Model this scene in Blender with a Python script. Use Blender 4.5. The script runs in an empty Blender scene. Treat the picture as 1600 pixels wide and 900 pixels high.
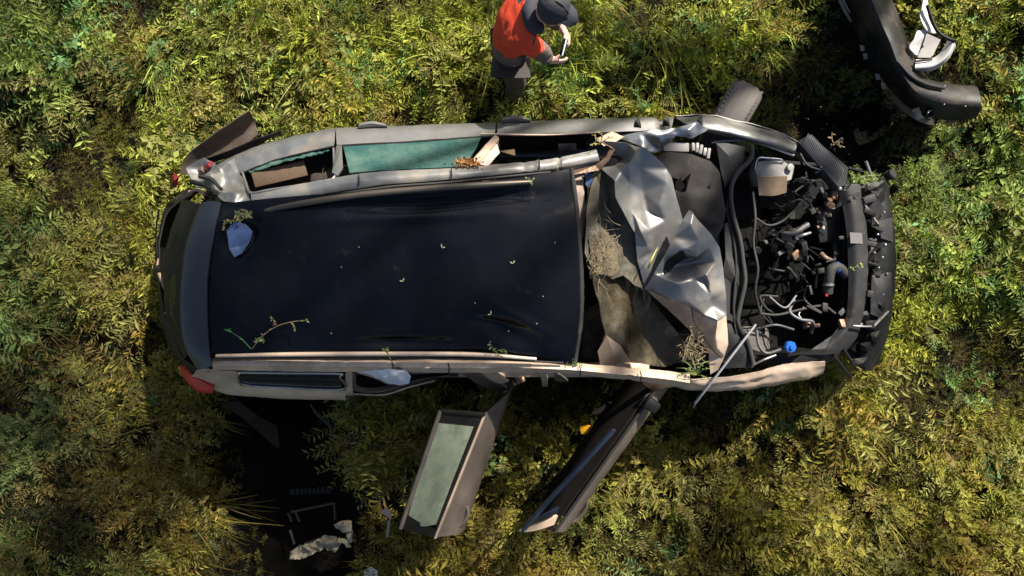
import bpy, bmesh, math, random
import numpy as np
from mathutils import Vector, Matrix, noise, geometry, Euler
from math import radians, sin, cos, pi

# ------------------------------------------------------------------ camera, sky, sun, exposure
sc = bpy.context.scene
COL = sc.collection
HCAM, FPX = 5.4, 1067.0
cam_d = bpy.data.cameras.new('drone_camera'); cam_d.sensor_width = 36.0; cam_d.lens = 36.0 * FPX / 1600.0
cam_d.clip_start = 0.05; cam_d.clip_end = 800.0
cam = bpy.data.objects.new('drone_camera', cam_d); COL.objects.link(cam)
cam.location = (0, 0, HCAM); cam.rotation_euler = (0, 0, 0)
sc.camera = cam
SUN_EL, SUN_AZ = radians(39), math.atan2(0.82, 0.57)      # direction TO the sun, angle in the xy plane
wd = bpy.data.worlds.new('World'); sc.world = wd; wd.use_nodes = True
nt = wd.node_tree; bg = nt.nodes['Background']
sky = nt.nodes.new('ShaderNodeTexSky'); sky.sky_type = 'NISHITA'; sky.sun_disc = False
sky.sun_elevation = SUN_EL; sky.sun_rotation = pi / 2 - SUN_AZ
sky.dust_density = 2.5; sky.air_density = 1.0; sky.ozone_density = 0.8
nt.links.new(sky.outputs[0], bg.inputs[0]); bg.inputs[1].default_value = 0.055
sd = bpy.data.lights.new('sun', 'SUN'); sd.energy = 5.0; sd.angle = radians(1.0); sd.color = (1.0, 0.93, 0.82)
so = bpy.data.objects.new('sun', sd); COL.objects.link(so)
so.location = (6, 6, 8)
sv = Vector((cos(SUN_EL) * cos(SUN_AZ), cos(SUN_EL) * sin(SUN_AZ), sin(SUN_EL)))
so.rotation_euler = sv.to_track_quat('Z', 'Y').to_euler()
vs = sc.view_settings; vs.view_transform = 'Standard'; vs.look = 'None'; vs.gamma = 1.0; vs.exposure = 1.25
vs.use_curve_mapping = False

rnd = random.Random(7)

# ------------------------------------------------------------------ helpers
def W(px, py, z):
    """point of the place at height z that stands under photo pixel px, py"""
    k = (HCAM - z) / FPX
    return Vector(((px - 800.0) * k, (450.0 - py) * k, z))

def V(p):
    return p.copy() if isinstance(p, Vector) else W(*p)

MATS = {}
def mat(name, col, rough=0.5, metal=0.0, col2=None, nscale=6.0, namt=0.5, coat=0.0, bump=0.0, bscale=60.0,
        col3=None, n3=2.0, t3=0.55, spec=0.5, trans=0.0, alpha=1.0, ndetail=6.0, w3=0.12, rough2=None):
    """procedural material: base colour, blotches of a second colour, patches of a third (dirt), fine bump"""
    if name in MATS: return MATS[name]
    m = bpy.data.materials.new(name); m.use_nodes = True
    t = m.node_tree; b = t.nodes['Principled BSDF']; N = t.nodes.new; L = t.links.new
    b.inputs['Base Color'].default_value = (*col, 1); b.inputs['Roughness'].default_value = rough
    b.inputs['Metallic'].default_value = metal; b.inputs['Specular IOR Level'].default_value = spec
    b.inputs['Coat Weight'].default_value = coat; b.inputs['Coat Roughness'].default_value = 0.15
    b.inputs['Transmission Weight'].default_value = trans; b.inputs['Alpha'].default_value = alpha
    tc = N('ShaderNodeTexCoord')
    out = None
    if col2 is not None:
        n = N('ShaderNodeTexNoise'); n.inputs['Scale'].default_value = nscale; n.inputs['Detail'].default_value = ndetail
        n.inputs['Roughness'].default_value = 0.65
        L(tc.outputs['Object'], n.inputs['Vector'])
        r = N('ShaderNodeMapRange'); r.inputs[1].default_value = 0.5 - 0.2; r.inputs[2].default_value = 0.5 + 0.2
        r.inputs[3].default_value = 0; r.inputs[4].default_value = namt
        L(n.outputs[0], r.inputs[0])
        mx = N('ShaderNodeMix'); mx.data_type = 'RGBA'
        mx.inputs[6].default_value = (*col, 1); mx.inputs[7].default_value = (*col2, 1)
        L(r.outputs[0], mx.inputs[0]); out = mx.outputs[2]
    if col3 is not None:
        n = N('ShaderNodeTexNoise'); n.inputs['Scale'].default_value = n3; n.inputs['Detail'].default_value = 9
        n.inputs['Roughness'].default_value = 0.7
        L(tc.outputs['Object'], n.inputs['Vector'])
        r = N('ShaderNodeMapRange'); r.inputs[1].default_value = t3 - w3; r.inputs[2].default_value = t3 + w3
        L(n.outputs[0], r.inputs[0])
        mx = N('ShaderNodeMix'); mx.data_type = 'RGBA'
        mx.inputs[7].default_value = (*col3, 1)
        if out: L(out, mx.inputs[6])
        else: mx.inputs[6].default_value = (*col, 1)
        L(r.outputs[0], mx.inputs[0]); out = mx.outputs[2]
        r2 = N('ShaderNodeMapRange'); r2.inputs[3].default_value = rough; r2.inputs[4].default_value = min(1, rough + 0.4)
        L(r.outputs[0], r2.inputs[0]); L(r2.outputs[0], b.inputs['Roughness'])
        if metal > 0:
            r3 = N('ShaderNodeMapRange'); r3.inputs[3].default_value = metal; r3.inputs[4].default_value = metal * 0.25
            L(r.outputs[0], r3.inputs[0]); L(r3.outputs[0], b.inputs['Metallic'])
    if out: L(out, b.inputs['Base Color'])
    if bump > 0:
        n = N('ShaderNodeTexNoise'); n.inputs['Scale'].default_value = bscale; n.inputs['Detail'].default_value = 4
        L(tc.outputs['Object'], n.inputs['Vector'])
        bp = N('ShaderNodeBump'); bp.inputs['Strength'].default_value = bump; bp.inputs['Distance'].default_value = 0.01
        L(n.outputs[0], bp.inputs['Height']); L(bp.outputs[0], b.inputs['Normal'])
    MATS[name] = m
    return m

SILVER = mat('silver_paint', (0.25, 0.245, 0.235), 0.42, 0.6, (0.15, 0.147, 0.143), 5, 0.7, coat=0.3, col3=(0.20, 0.17, 0.13), n3=3.2, t3=0.63, w3=0.10, bump=0.06, bscale=25)
BARE = mat('torn_metal', (0.46, 0.46, 0.46), 0.34, 0.8, (0.28, 0.28, 0.285), 8, 0.8, col3=(0.17, 0.13, 0.09), n3=4.5, t3=0.66, w3=0.08, bump=0.10, bscale=30)
WARMLIT = mat('warm_light_silver_paint', (0.64, 0.49, 0.37), 0.38, 0.3, (0.52, 0.39, 0.29), 5, 0.8, coat=0.15, col3=(0.30, 0.22, 0.15), n3=3.5, t3=0.56, w3=0.14, bump=0.08, bscale=30)  # silver paint with warm light put into its tan colour, dirt blotches over it
MUDPAINT = mat('muddy_paint', (0.13, 0.095, 0.068), 0.55, 0.2, (0.075, 0.056, 0.042), 9, 0.8, col3=(0.08, 0.06, 0.045), n3=5, t3=0.58, bump=0.15)
ROOF = mat('black_roof', (0.0022, 0.003, 0.0055), 0.14, 0.0, (0.005, 0.0055, 0.007), 4, 0.8, coat=0.0, col3=(0.022, 0.018, 0.015), n3=11, t3=0.72, w3=0.10, bump=0.03, bscale=12, spec=0.18)
SPOIL = mat('dark_spoiler', (0.022, 0.028, 0.038), 0.4, 0.2, (0.02, 0.023, 0.03), 8, 0.7, coat=0.2, bump=0.05)
BLK = mat('black_plastic', (0.005, 0.005, 0.0053), 0.55, 0.0, (0.011, 0.0105, 0.010), 12, 0.7, col3=(0.045, 0.038, 0.03), n3=6, t3=0.72, bump=0.15, bscale=90, spec=0.25)
GREYP = mat('grey_plastic', (0.022, 0.0212, 0.022), 0.6, 0.0, (0.017, 0.017, 0.017), 14, 0.8, col3=(0.075, 0.065, 0.05), n3=7, t3=0.66, bump=0.2, bscale=120, spec=0.3)
FELT = mat('felt_liner', (0.036, 0.033, 0.031), 0.9, 0.0, (0.02, 0.0185, 0.0178), 10, 0.8, col3=(0.10, 0.085, 0.07), n3=5, t3=0.68, bump=0.3, bscale=220, spec=0.15)
TRIM = mat('interior_trim', (0.008, 0.007, 0.0065), 0.9, 0.0, (0.016, 0.013, 0.011), 9, 0.7, bump=0.15, bscale=150, spec=0.06)
SEATM = mat('seat_cloth', (0.05, 0.04, 0.034), 0.9, 0.0, (0.03, 0.025, 0.022), 20, 0.8, bump=0.3, bscale=250, spec=0.2)
BOARD = mat('brown_board', (0.11, 0.075, 0.05), 0.8, 0.0, (0.07, 0.05, 0.035), 12, 0.8, bump=0.2, spec=0.2)
RUBBER = mat('tyre_rubber', (0.11, 0.10, 0.093), 0.9, 0.0, (0.10, 0.09, 0.085), 20, 0.8, bump=0.25, bscale=120, spec=0.2)
DRUB = mat('dark_rubber', (0.02, 0.02, 0.02), 0.75, 0.0, (0.04, 0.036, 0.032), 18, 0.7, bump=0.2)
STEEL = mat('dull_steel', (0.38, 0.37, 0.36), 0.4, 0.8, (0.22, 0.20, 0.19), 14, 0.8, col3=(0.13, 0.09, 0.06), n3=9, t3=0.62, bump=0.15)
CHROME = mat('bright_steel', (0.68, 0.69, 0.71), 0.25, 0.9, (0.5, 0.5, 0.52), 20, 0.6)
ALU = mat('cast_aluminium', (0.20, 0.19, 0.18), 0.55, 0.5, (0.08, 0.075, 0.07), 16, 0.9, bump=0.4, bscale=80)
COPPER = mat('coppery_metal', (0.24, 0.15, 0.095), 0.5, 0.5, (0.10, 0.065, 0.045), 18, 0.9, bump=0.3)
OILY = mat('oily_metal', (0.002, 0.002, 0.002), .75, 0.0, (.005, .0045, .004), 14, .8, bump=.4, spec=.12)
HOSE = mat('grey_hose', (0.11, 0.11, 0.115), 0.45, 0.0, (0.05, 0.05, 0.05), 20, 0.7)
BLUEP = mat('blue_plastic', (0.02, 0.16, 0.62), 0.4, 0.0, (0.015, 0.10, 0.4), 20, 0.6)
REDL = mat('red_lens', (0.14, 0.006, 0.01), 0.25, 0.0, (0.06, 0.006, 0.008), 10, 0.8, coat=0.5)
YEL = mat('yellow_plastic', (0.85, 0.42, 0.015), 0.45, 0.0, (0.7, 0.33, 0.01), 12, 0.6)
CLOTHW = mat('white_cloth', (0.62, 0.62, 0.66), 0.85, 0.0, (0.5, 0.48, 0.5), 14, 0.7, bump=0.25, bscale=60)
PALEB = mat('pale_blue_shard_and_reflection', (0.09, 0.14, 0.29), 0.5, 0.0, (0.04, 0.07, 0.16), 10, 0.8, bump=0.15)
PAPERP = mat('pinkish_board', (0.40, 0.28, 0.21), 0.85, 0.0, (0.30, 0.2, 0.15), 14, 0.7)
FOAM = mat('torn_foam', (0.34, 0.30, 0.21), 0.9, 0.0, (0.13, 0.105, 0.06), 14, 1.0, bump=0.5, bscale=60)
TANK = mat('tank_plastic', (0.27, 0.265, 0.25), 0.5, 0.0, (0.15, 0.14, 0.125), 16, 0.8, bump=0.15)
ORANGE = mat('orange_fabric', (0.62, 0.052, 0.012), 0.8, 0.0, (0.42, 0.03, 0.01), 10, 0.6, bump=0.3, bscale=40)
NAVY = mat('dark_navy_fabric', (0.022, 0.024, 0.034), 0.85, 0.0, (0.035, 0.036, 0.045), 12, 0.7, bump=0.3, bscale=50)
TROUS = mat('brown_black_fabric', (0.032, 0.026, 0.024), 0.9, 0.0, (0.045, 0.036, 0.032), 10, 0.7, bump=0.3, bscale=45)
GREYB = mat('grey_brown_fabric', (0.12, 0.095, 0.08), 0.9, 0.0, (0.08, 0.065, 0.055), 12, 0.7, bump=0.3, bscale=45)
SKIN = mat('skin', (0.62, 0.36, 0.28), 0.55, 0.0, (0.54, 0.28, 0.21), 20, 0.6)
HAIR = mat('hair', (0.03, 0.022, 0.016), 0.7)
PHONE = mat('phone_case', (0.48, 0.60, 0.74), 0.35)
SCREEN = mat('phone_glass', (0.01, 0.012, 0.016), 0.1, coat=0.5)
SOILD = mat('dark_soil', (0.022, 0.017, 0.013), 0.95, 0.0, (0.012, 0.010, 0.008), 12, 0.9, bump=0.6, bscale=30, spec=0.1)

def glass_mat(name, col, dust, amt, alpha):
    m = mat(name, col, 0.08, 0.0, coat=0.0)
    t = m.node_tree; b = t.nodes['Principled BSDF']; N = t.nodes.new; L = t.links.new
    tc = N('ShaderNodeTexCoord'); n = N('ShaderNodeTexNoise'); n.inputs['Scale'].default_value = 5; n.inputs['Detail'].default_value = 12
    n.inputs['Roughness'].default_value = 0.75
    L(tc.outputs['Object'], n.inputs['Vector'])
    r = N('ShaderNodeMapRange'); r.inputs[1].default_value = 0.40; r.inputs[2].default_value = 0.66; r.inputs[3].default_value = amt * 0.25; r.inputs[4].default_value = amt
    L(n.outputs[0], r.inputs[0])
    mx = N('ShaderNodeMix'); mx.data_type = 'RGBA'; mx.inputs[6].default_value = (*col, 1); mx.inputs[7].default_value = (*dust, 1)
    L(r.outputs[0], mx.inputs[0]); L(mx.outputs[2], b.inputs['Base Color'])
    ra = N('ShaderNodeMapRange'); ra.inputs[3].default_value = alpha; ra.inputs[4].default_value = 1.0
    L(r.outputs[0], ra.inputs[0]); L(ra.outputs[0], b.inputs['Alpha'])
    rr = N('ShaderNodeMapRange'); rr.inputs[3].default_value = 0.08; rr.inputs[4].default_value = 0.55
    L(r.outputs[0], rr.inputs[0]); L(rr.outputs[0], b.inputs['Roughness'])
    return m
TEAL = glass_mat('teal_tinted_glass', (0.010, 0.070, 0.075), (0.10, 0.155, 0.125), 0.8, 0.75)
GREENG = glass_mat('green_tinted_glass', (0.13, 0.165, 0.12), (0.27, 0.30, 0.22), 0.9, 0.9)
DIRTYG = glass_mat('dirty_windscreen', (0.008, 0.010, 0.006), (0.13, 0.10, 0.058), 0.85, 0.4)
DARKG = glass_mat('dark_rear_glass', (0.003, 0.0035, 0.004), (0.008, 0.0075, 0.007), 0.5, 0.95)

BASE = {}
def finish(name, me, m, parent=None, smooth=True, sharp=None, origin=None):
    """link mesh (world coordinates) as one object; parts are stored relative to their thing's base"""
    me.name = name
    if parent is not None: base = BASE[parent.name]
    else:
        n = len(me.vertices); co = np.empty(n * 3); me.vertices.foreach_get('co', co); co = co.reshape(-1, 3)
        base = Vector(origin) if origin is not None else Vector((co[:, 0].mean(), co[:, 1].mean(), co[:, 2].min()))
    me.transform(Matrix.Translation(-base))
    if m is not None:
        for q in (m if isinstance(m, (list, tuple)) else [m]): me.materials.append(q)
    if smooth: me.polygons.foreach_set('use_smooth', [True] * len(me.polygons))
    if sharp is not None: me.set_sharp_from_angle(angle=radians(sharp))
    me.update()
    o = bpy.data.objects.new(name, me); COL.objects.link(o)
    if parent is not None: o.parent = parent
    else: o.location = base
    BASE[o.name] = base
    return o

def tag(o, label=None, cat=None, group=None, kind=None):
    if label: o['label'] = label
    if cat: o['category'] = cat
    if group: o['group'] = group
    if kind: o['kind'] = kind
    return o

def empty(name, loc, label, cat, group=None):
    o = bpy.data.objects.new(name, None); o.empty_display_size = 0.1; COL.objects.link(o); o.location = loc
    BASE[o.name] = Vector(loc); return tag(o, label, cat, group)

def cr(pts, n):
    """Catmull-Rom resample of a list of Vectors to n points"""
    if len(pts) == 2: return [pts[0].lerp(pts[1], i / (n - 1)) for i in range(n)]
    P = [pts[0] * 2 - pts[1]] + list(pts) + [pts[-1] * 2 - pts[-2]]
    out = []; k = len(pts) - 1
    for i in range(n):
        u = i / (n - 1) * k; j = min(int(u), k - 1); t = u - j
        a, b, c, d = P[j:j + 4]
        out.append(0.5 * ((2 * b) + (c - a) * t + (2 * a - 5 * b + 4 * c - d) * t * t + (3 * b - a - 3 * c + d) * t ** 3))
    return out

def bm_to_mesh(bm):
    me = bpy.data.meshes.new('m'); bm.to_mesh(me); bm.free(); return me

def panel(name, rows, m, parent=None, nu=24, nv=8, thick=0.004, amp=0.0, ns=6.0, dents=(), seed=0, sharp=40, lin=False, holes=None, ridge=0.0, rs=7.0):
    """sheet lofted through rows of points, dented and crumpled, with thickness"""
    R = [cr([V(p) for p in r], nu) for r in rows]
    cols = []
    for i in range(nu):
        c = [r[i] for r in R]
        cols.append(lerp_rows(c, nv) if lin else cr(c, nv))
    bm = bmesh.new(); vs = [[bm.verts.new(cols[i][j]) for j in range(nv)] for i in range(nu)]
    for i in range(nu - 1):
        for j in range(nv - 1):
            if holes and holes(i / (nu - 1), j / (nv - 1)): continue
            bm.faces.new((vs[i][j], vs[i][j + 1], vs[i + 1][j + 1], vs[i + 1][j]))
    lone = [v for v in bm.verts if not v.link_faces]
    if lone: bmesh.ops.delete(bm, geom=lone, context='VERTS')
    bmesh.ops.recalc_face_normals(bm, faces=bm.faces); bm.normal_update()
    up = sum((f.normal.z * f.calc_area() for f in bm.faces))
    if up < 0: bmesh.ops.reverse_faces(bm, faces=bm.faces); bm.normal_update()
    off = Vector((seed * 3.7, seed * 1.3, seed * 0.9))
    mv = {}
    for v in bm.verts:
        d = 0.0
        if amp: d += amp * noise.noise(v.co * ns + off) + amp * 0.4 * noise.noise(v.co * ns * 2.7 + off)
        if ridge: d -= ridge * abs(noise.noise(v.co * rs + off * 2)) + 0.4 * ridge * abs(noise.noise(v.co * rs * 2.4 - off))
        for (c, r, a, k) in dents:      # centre, radii along direction a and across, depth
            rel = v.co - c; ca, sa = cos(a), sin(a)
            x = (rel.x * ca + rel.y * sa) / r[0]; y = (-rel.x * sa + rel.y * ca) / r[1]
            q = x * x + y * y
            if q < 9: d -= k * math.exp(-q)
        mv[v] = d
    nrm = {v: v.normal.copy() for v in bm.verts}
    for v, d in mv.items(): v.co += nrm[v] * d
    if thick: bmesh.ops.solidify(bm, geom=list(bm.faces), thickness=thick)
    return finish(name, bm_to_mesh(bm), m, parent, True, sharp)

def lerp_rows(c, n):
    k = len(c) - 1; out = []
    for i in range(n):
        u = i / (n - 1) * k; j = min(int(u), k - 1); out.append(c[j].lerp(c[j + 1], u - j))
    return out

def crumple(name, outline, inner, m, parent=None, thick=0.003, cuts=3, amp=0.008, ns=9.0, seed=0, sharp=24, smooth=0.35, skirt=0.0, relax=0, ridge=0.0, rs=7.0):
    """folded sheet: triangulated outline plus inner ridge points, subdivided and roughened"""
    pts = [V(p) for p in outline] + [V(p) for p in inner]; n = len(outline)
    res = geometry.delaunay_2d_cdt([p.to_2d() for p in pts], [(i, (i + 1) % n) for i in range(n)], [list(range(n))], 1, 1e-6)
    vco, _, tri, orig = res[0], res[1], res[2], res[3]
    bm = bmesh.new(); vs = []
    for k, c in enumerate(vco):
        z = pts[orig[k][0]].z if orig[k] else 0.9
        vs.append(bm.verts.new((c.x, c.y, z)))
    for t in tri:
        try: bm.faces.new([vs[i] for i in t])
        except ValueError: pass
    if skirt:
        be = [e for e in bm.edges if e.is_boundary]
        ex = bmesh.ops.extrude_edge_only(bm, edges=be)['geom']
        for v in [g for g in ex if isinstance(g, bmesh.types.BMVert)]: v.co.z -= skirt
    if cuts: bmesh.ops.subdivide_edges(bm, edges=bm.edges, cuts=cuts, use_grid_fill=True, smooth=smooth)
    bmesh.ops.recalc_face_normals(bm, faces=bm.faces); bm.normal_update()
    if sum(f.normal.z * f.calc_area() for f in bm.faces) < 0: bmesh.ops.reverse_faces(bm, faces=bm.faces); bm.normal_update()
    inner_v = [v for v in bm.verts if not v.is_boundary]
    for _ in range(relax): bmesh.ops.smooth_vert(bm, verts=inner_v, factor=0.5, use_axis_x=True, use_axis_y=True, use_axis_z=True)
    bm.normal_update()
    off = Vector((seed * 2.1, seed * 5.3, seed))
    nn = {v: v.normal.copy() for v in bm.verts}
    for v in bm.verts:
        v.co += nn[v] * (amp * noise.noise(v.co * ns + off) + amp * 0.5 * noise.noise(v.co * ns * 2.6 + off) - ridge * abs(noise.noise(v.co * rs + off * 2)) - 0.4 * ridge * abs(noise.noise(v.co * rs * 2.3 - off)))
    if thick: bmesh.ops.solidify(bm, geom=list(bm.faces), thickness=thick)
    return finish(name, bm_to_mesh(bm), m, parent, True, sharp)

def tube(name, pts, r, m, parent=None, n=None, seg=8, flat=1.0):
    P = [V(p) for p in pts]
    if n is None: n = 2 if len(P) == 2 else len(P) * 5
    C = cr(P, n); K = len(C)
    rr = r if isinstance(r, (list, tuple)) else [r, r]
    bm = bmesh.new(); prev = None; rings = []
    up = Vector((0, 0, 1))
    for i, c in enumerate(C):
        t = (C[min(i + 1, K - 1)] - C[max(i - 1, 0)])
        t = t.normalized() if t.length > 1e-9 else Vector((1, 0, 0))
        a = t.cross(up)
        a = a.normalized() if a.length > 1e-4 else Vector((1, 0, 0))
        b = a.cross(t)
        u = i / (K - 1) * (len(rr) - 1); j = min(int(u), len(rr) - 2); rad = rr[j] * (1 - (u - j)) + rr[j + 1] * (u - j)
        rings.append([bm.verts.new(c + (a * cos(2 * pi * s / seg) + b * sin(2 * pi * s / seg) * flat) * rad) for s in range(seg)])
    for i in range(K - 1):
        for s in range(seg):
            bm.faces.new((rings[i][s], rings[i][(s + 1) % seg], rings[i + 1][(s + 1) % seg], rings[i + 1][s]))
    bm.faces.new(rings[0]); bm.faces.new(rings[-1])
    bmesh.ops.recalc_face_normals(bm, faces=bm.faces)
    return finish(name, bm_to_mesh(bm), m, parent, True, 50)

def box(name, c, d, m, parent=None, rot=(0, 0, 0), bev=0.006, taper=1.0, amp=0.0):
    bm = bmesh.new(); bmesh.ops.create_cube(bm, size=1)
    for v in bm.verts:
        k = taper if v.co.z > 0 else 1.0
        v.co = Vector((v.co.x * d[0] * k, v.co.y * d[1] * k, v.co.z * d[2]))
    if bev: bmesh.ops.bevel(bm, geom=list(bm.edges), offset=min(bev, min(d) * 0.3), segments=2, affect='EDGES', profile=0.5)
    if amp:
        bmesh.ops.subdivide_edges(bm, edges=bm.edges, cuts=2, use_grid_fill=True)
        for v in bm.verts: v.co += Vector((noise.noise(v.co * 20), noise.noise(v.co * 20 + Vector((5, 0, 0))), noise.noise(v.co * 20 + Vector((0, 9, 0))))) * amp
    bm.transform(Matrix.Translation(V(c)) @ Euler(rot).to_matrix().to_4x4())
    return finish(name, bm_to_mesh(bm), m, parent, True, 35)

def lathe(name, prof, c, axis, m, parent=None, seg=28, sharp=35):
    """prof: (along axis, radius)"""
    bm = bmesh.new(); q = Vector(axis).normalized().to_track_quat('Z', 'Y').to_matrix().to_4x4()
    rings = [[bm.verts.new((r * cos(2 * pi * s / seg), r * sin(2 * pi * s / seg), h)) for s in range(seg)] for h, r in prof]
    for i in range(len(prof) - 1):
        for s in range(seg): bm.faces.new((rings[i][s], rings[i][(s + 1) % seg], rings[i + 1][(s + 1) % seg], rings[i + 1][s]))
    bm.faces.new(rings[0]); bm.faces.new(rings[-1])
    bmesh.ops.recalc_face_normals(bm, faces=bm.faces)
    bm.transform(Matrix.Translation(V(c)) @ q)
    return finish(name, bm_to_mesh(bm), m, parent, True, sharp)

def dent(px, py, z, rx, ry, depth, ang=0.0):
    return (W(px, py, z), (rx, ry), ang, depth)

from mathutils.bvhtree import BVHTree
def surf(objs, px, py, lift=0.004):
    """point on the uppermost of some parts seen under a photo pixel, lifted a little off it"""
    o0 = Vector((0, 0, HCAM)); d = (W(px, py, 0) - o0).normalized(); best = None
    for ob in objs:
        if ob.name not in _bvh:
            b = BASE[ob.name]; _bvh[ob.name] = BVHTree.FromPolygons([v.co + b for v in ob.data.vertices], [tuple(p.vertices) for p in ob.data.polygons])
        h = _bvh[ob.name].ray_cast(o0, d)
        if h[0] is not None and (best is None or h[3] < best[1]): best = (h[0], h[3])
    return best[0] - d * lift if best else W(px, py, 1.0)
_bvh = {}

# ------------------------------------------------------------------ ground
def in_poly(x, y, poly):
    c = False; n = len(poly)
    for i in range(n):
        x1, y1 = poly[i]; x2, y2 = poly[i - 1]
        if (y1 > y) != (y2 > y) and x < (x2 - x1) * (y - y1) / (y2 - y1) + x1: c = not c
    return c
def poly_dist(x, y, poly):
    d = 1e9; n = len(poly)
    for i in range(n):
        x1, y1 = poly[i]; x2, y2 = poly[i - 1]
        l = (x2 - x1) ** 2 + (y2 - y1) ** 2; t = max(0, min(1, ((x - x1) * (x2 - x1) + (y - y1) * (y2 - y1)) / l))
        d = min(d, math.hypot(x - x1 - t * (x2 - x1), y - y1 - t * (y2 - y1)))
    return -d if in_poly(x, y, poly) else d
def P2(px, py, z=0.0):
    p = W(px, py, z); return (p.x, p.y)
PIT = [P2(a, b) for a, b in ((352, 600), (520, 600), (548, 650), (545, 720), (552, 800), (560, 960), (400, 960), (385, 830), (350, 700))]
GAP = [P2(a, b, 0.1) for a, b in ((1235, 165), (1300, 145), (1385, 150), (1420, 190), (1400, 250), (1370, 275), (1260, 230))]  # bare sunken patch shaped to give the dark of the bumper's shadow
CARP = [(-2.42, -0.30), (-2.25, -0.66), (-1.3, -0.70), (-1.0, -0.62), (0.9, -0.60), (1.2, -0.68), (2.15, -0.62), (2.5, -0.45), (2.66, -0.1), (2.66, 0.75), (2.3, 0.98), (0.9, 1.08),
        (-1.4, 1.06), (-2.0, 0.92), (-2.45, 0.55)]

def ground_z(x, y):
    z = 0.05 * noise.noise(Vector((x * 0.5, y * 0.5, 3.1))) + 0.025 * noise.noise(Vector((x * 1.9, y * 1.9, 8.0)))
    d = poly_dist(x, y, PIT)
    if d < 0.12: z -= 0.36 * min(1, max(0, (0.12 - d) / 0.32))
    d = poly_dist(x, y, GAP)
    if d < 0.1: z -= 0.22 * min(1, max(0, (0.1 - d) / 0.25))
    if in_poly(x, y, CARP): z -= 0.03
    return z

def build_ground():
    def axis(n, inner, outer):
        a = np.linspace(-inner, inner, n); step = a[1] - a[0]; ext = []; q = inner
        while q < outer: step *= 1.45; q += step; ext.append(q)
        return np.array([-e for e in ext[::-1]] + list(a) + ext)
    X = axis(150, 6.0, 150); Y = axis(110, 4.4, 150)
    vs = []; fs = []
    for y in Y:
        for x in X:
            vs.append((x, y, ground_z(x, y) if abs(x) < 7 and abs(y) < 5.5 else 0.05 * noise.noise(Vector((x * 0.5, y * 0.5, 3.1)))))
    nx = len(X)
    for j in range(len(Y) - 1):
        for i in range(nx - 1):
            a = j * nx + i; fs.append((a, a + 1, a + nx + 1, a + nx))
    me = bpy.data.meshes.new('ground'); me.from_pydata(vs, [], fs)
    m = bpy.data.materials.new('soil_and_meadow'); m.use_nodes = True
    t = m.node_tree; b = t.nodes['Principled BSDF']; N = t.nodes.new; L = t.links.new
    b.inputs['Roughness'].default_value = 0.95; b.inputs['Specular IOR Level'].default_value = 0.1
    geo = N('ShaderNodeNewGeometry'); ln = N('ShaderNodeVectorMath'); ln.operation = 'LENGTH'; L(geo.outputs['Position'], ln.inputs[0])
    far = N('ShaderNodeMapRange'); far.inputs[1].default_value = 9; far.inputs[2].default_value = 13; L(ln.outputs['Value'], far.inputs[0])
    n = N('ShaderNodeTexNoise'); n.inputs['Scale'].default_value = 5; n.inputs['Detail'].default_value = 10; L(geo.outputs['Position'], n.inputs['Vector'])
    cr1 = N('ShaderNodeValToRGB'); e = cr1.color_ramp.elements
    e[0].position = 0.35; e[0].color = (0.0022, 0.0019, 0.0015, 1); e[1].position = 0.8; e[1].color = (0.009, 0.0072, 0.0045, 1)
    L(n.outputs[0], cr1.inputs[0])
    n2 = N('ShaderNodeTexNoise'); n2.inputs['Scale'].default_value = 1.2; n2.inputs['Detail'].default_value = 10; L(geo.outputs['Position'], n2.inputs['Vector'])
    cr2 = N('ShaderNodeValToRGB'); e = cr2.color_ramp.elements
    e[0].position = 0.3; e[0].color = (0.035, 0.05, 0.015, 1); e[1].position = 0.7; e[1].color = (0.13, 0.12, 0.045, 1)
    L(n2.outputs[0], cr2.inputs[0])
    mx = N('ShaderNodeMix'); mx.data_type = 'RGBA'; L(far.outputs[0], mx.inputs[0]); L(cr1.outputs[0], mx.inputs[6]); L(cr2.outputs[0], mx.inputs[7])
    L(mx.outputs[2], b.inputs['Base Color'])
    n3 = N('ShaderNodeTexNoise'); n3.inputs['Scale'].default_value = 40; n3.inputs['Detail'].default_value = 6; L(geo.outputs['Position'], n3.inputs['Vector'])
    bp = N('ShaderNodeBump'); bp.inputs['Strength'].default_value = 0.8; bp.inputs['Distance'].default_value = 0.02; L(n3.outputs[0], bp.inputs['Height']); L(bp.outputs[0], b.inputs['Normal'])
    o = finish('ground', me, m, None, True, None, (0, 0, 0)); tag(o, kind='structure'); return o
build_ground()

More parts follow.
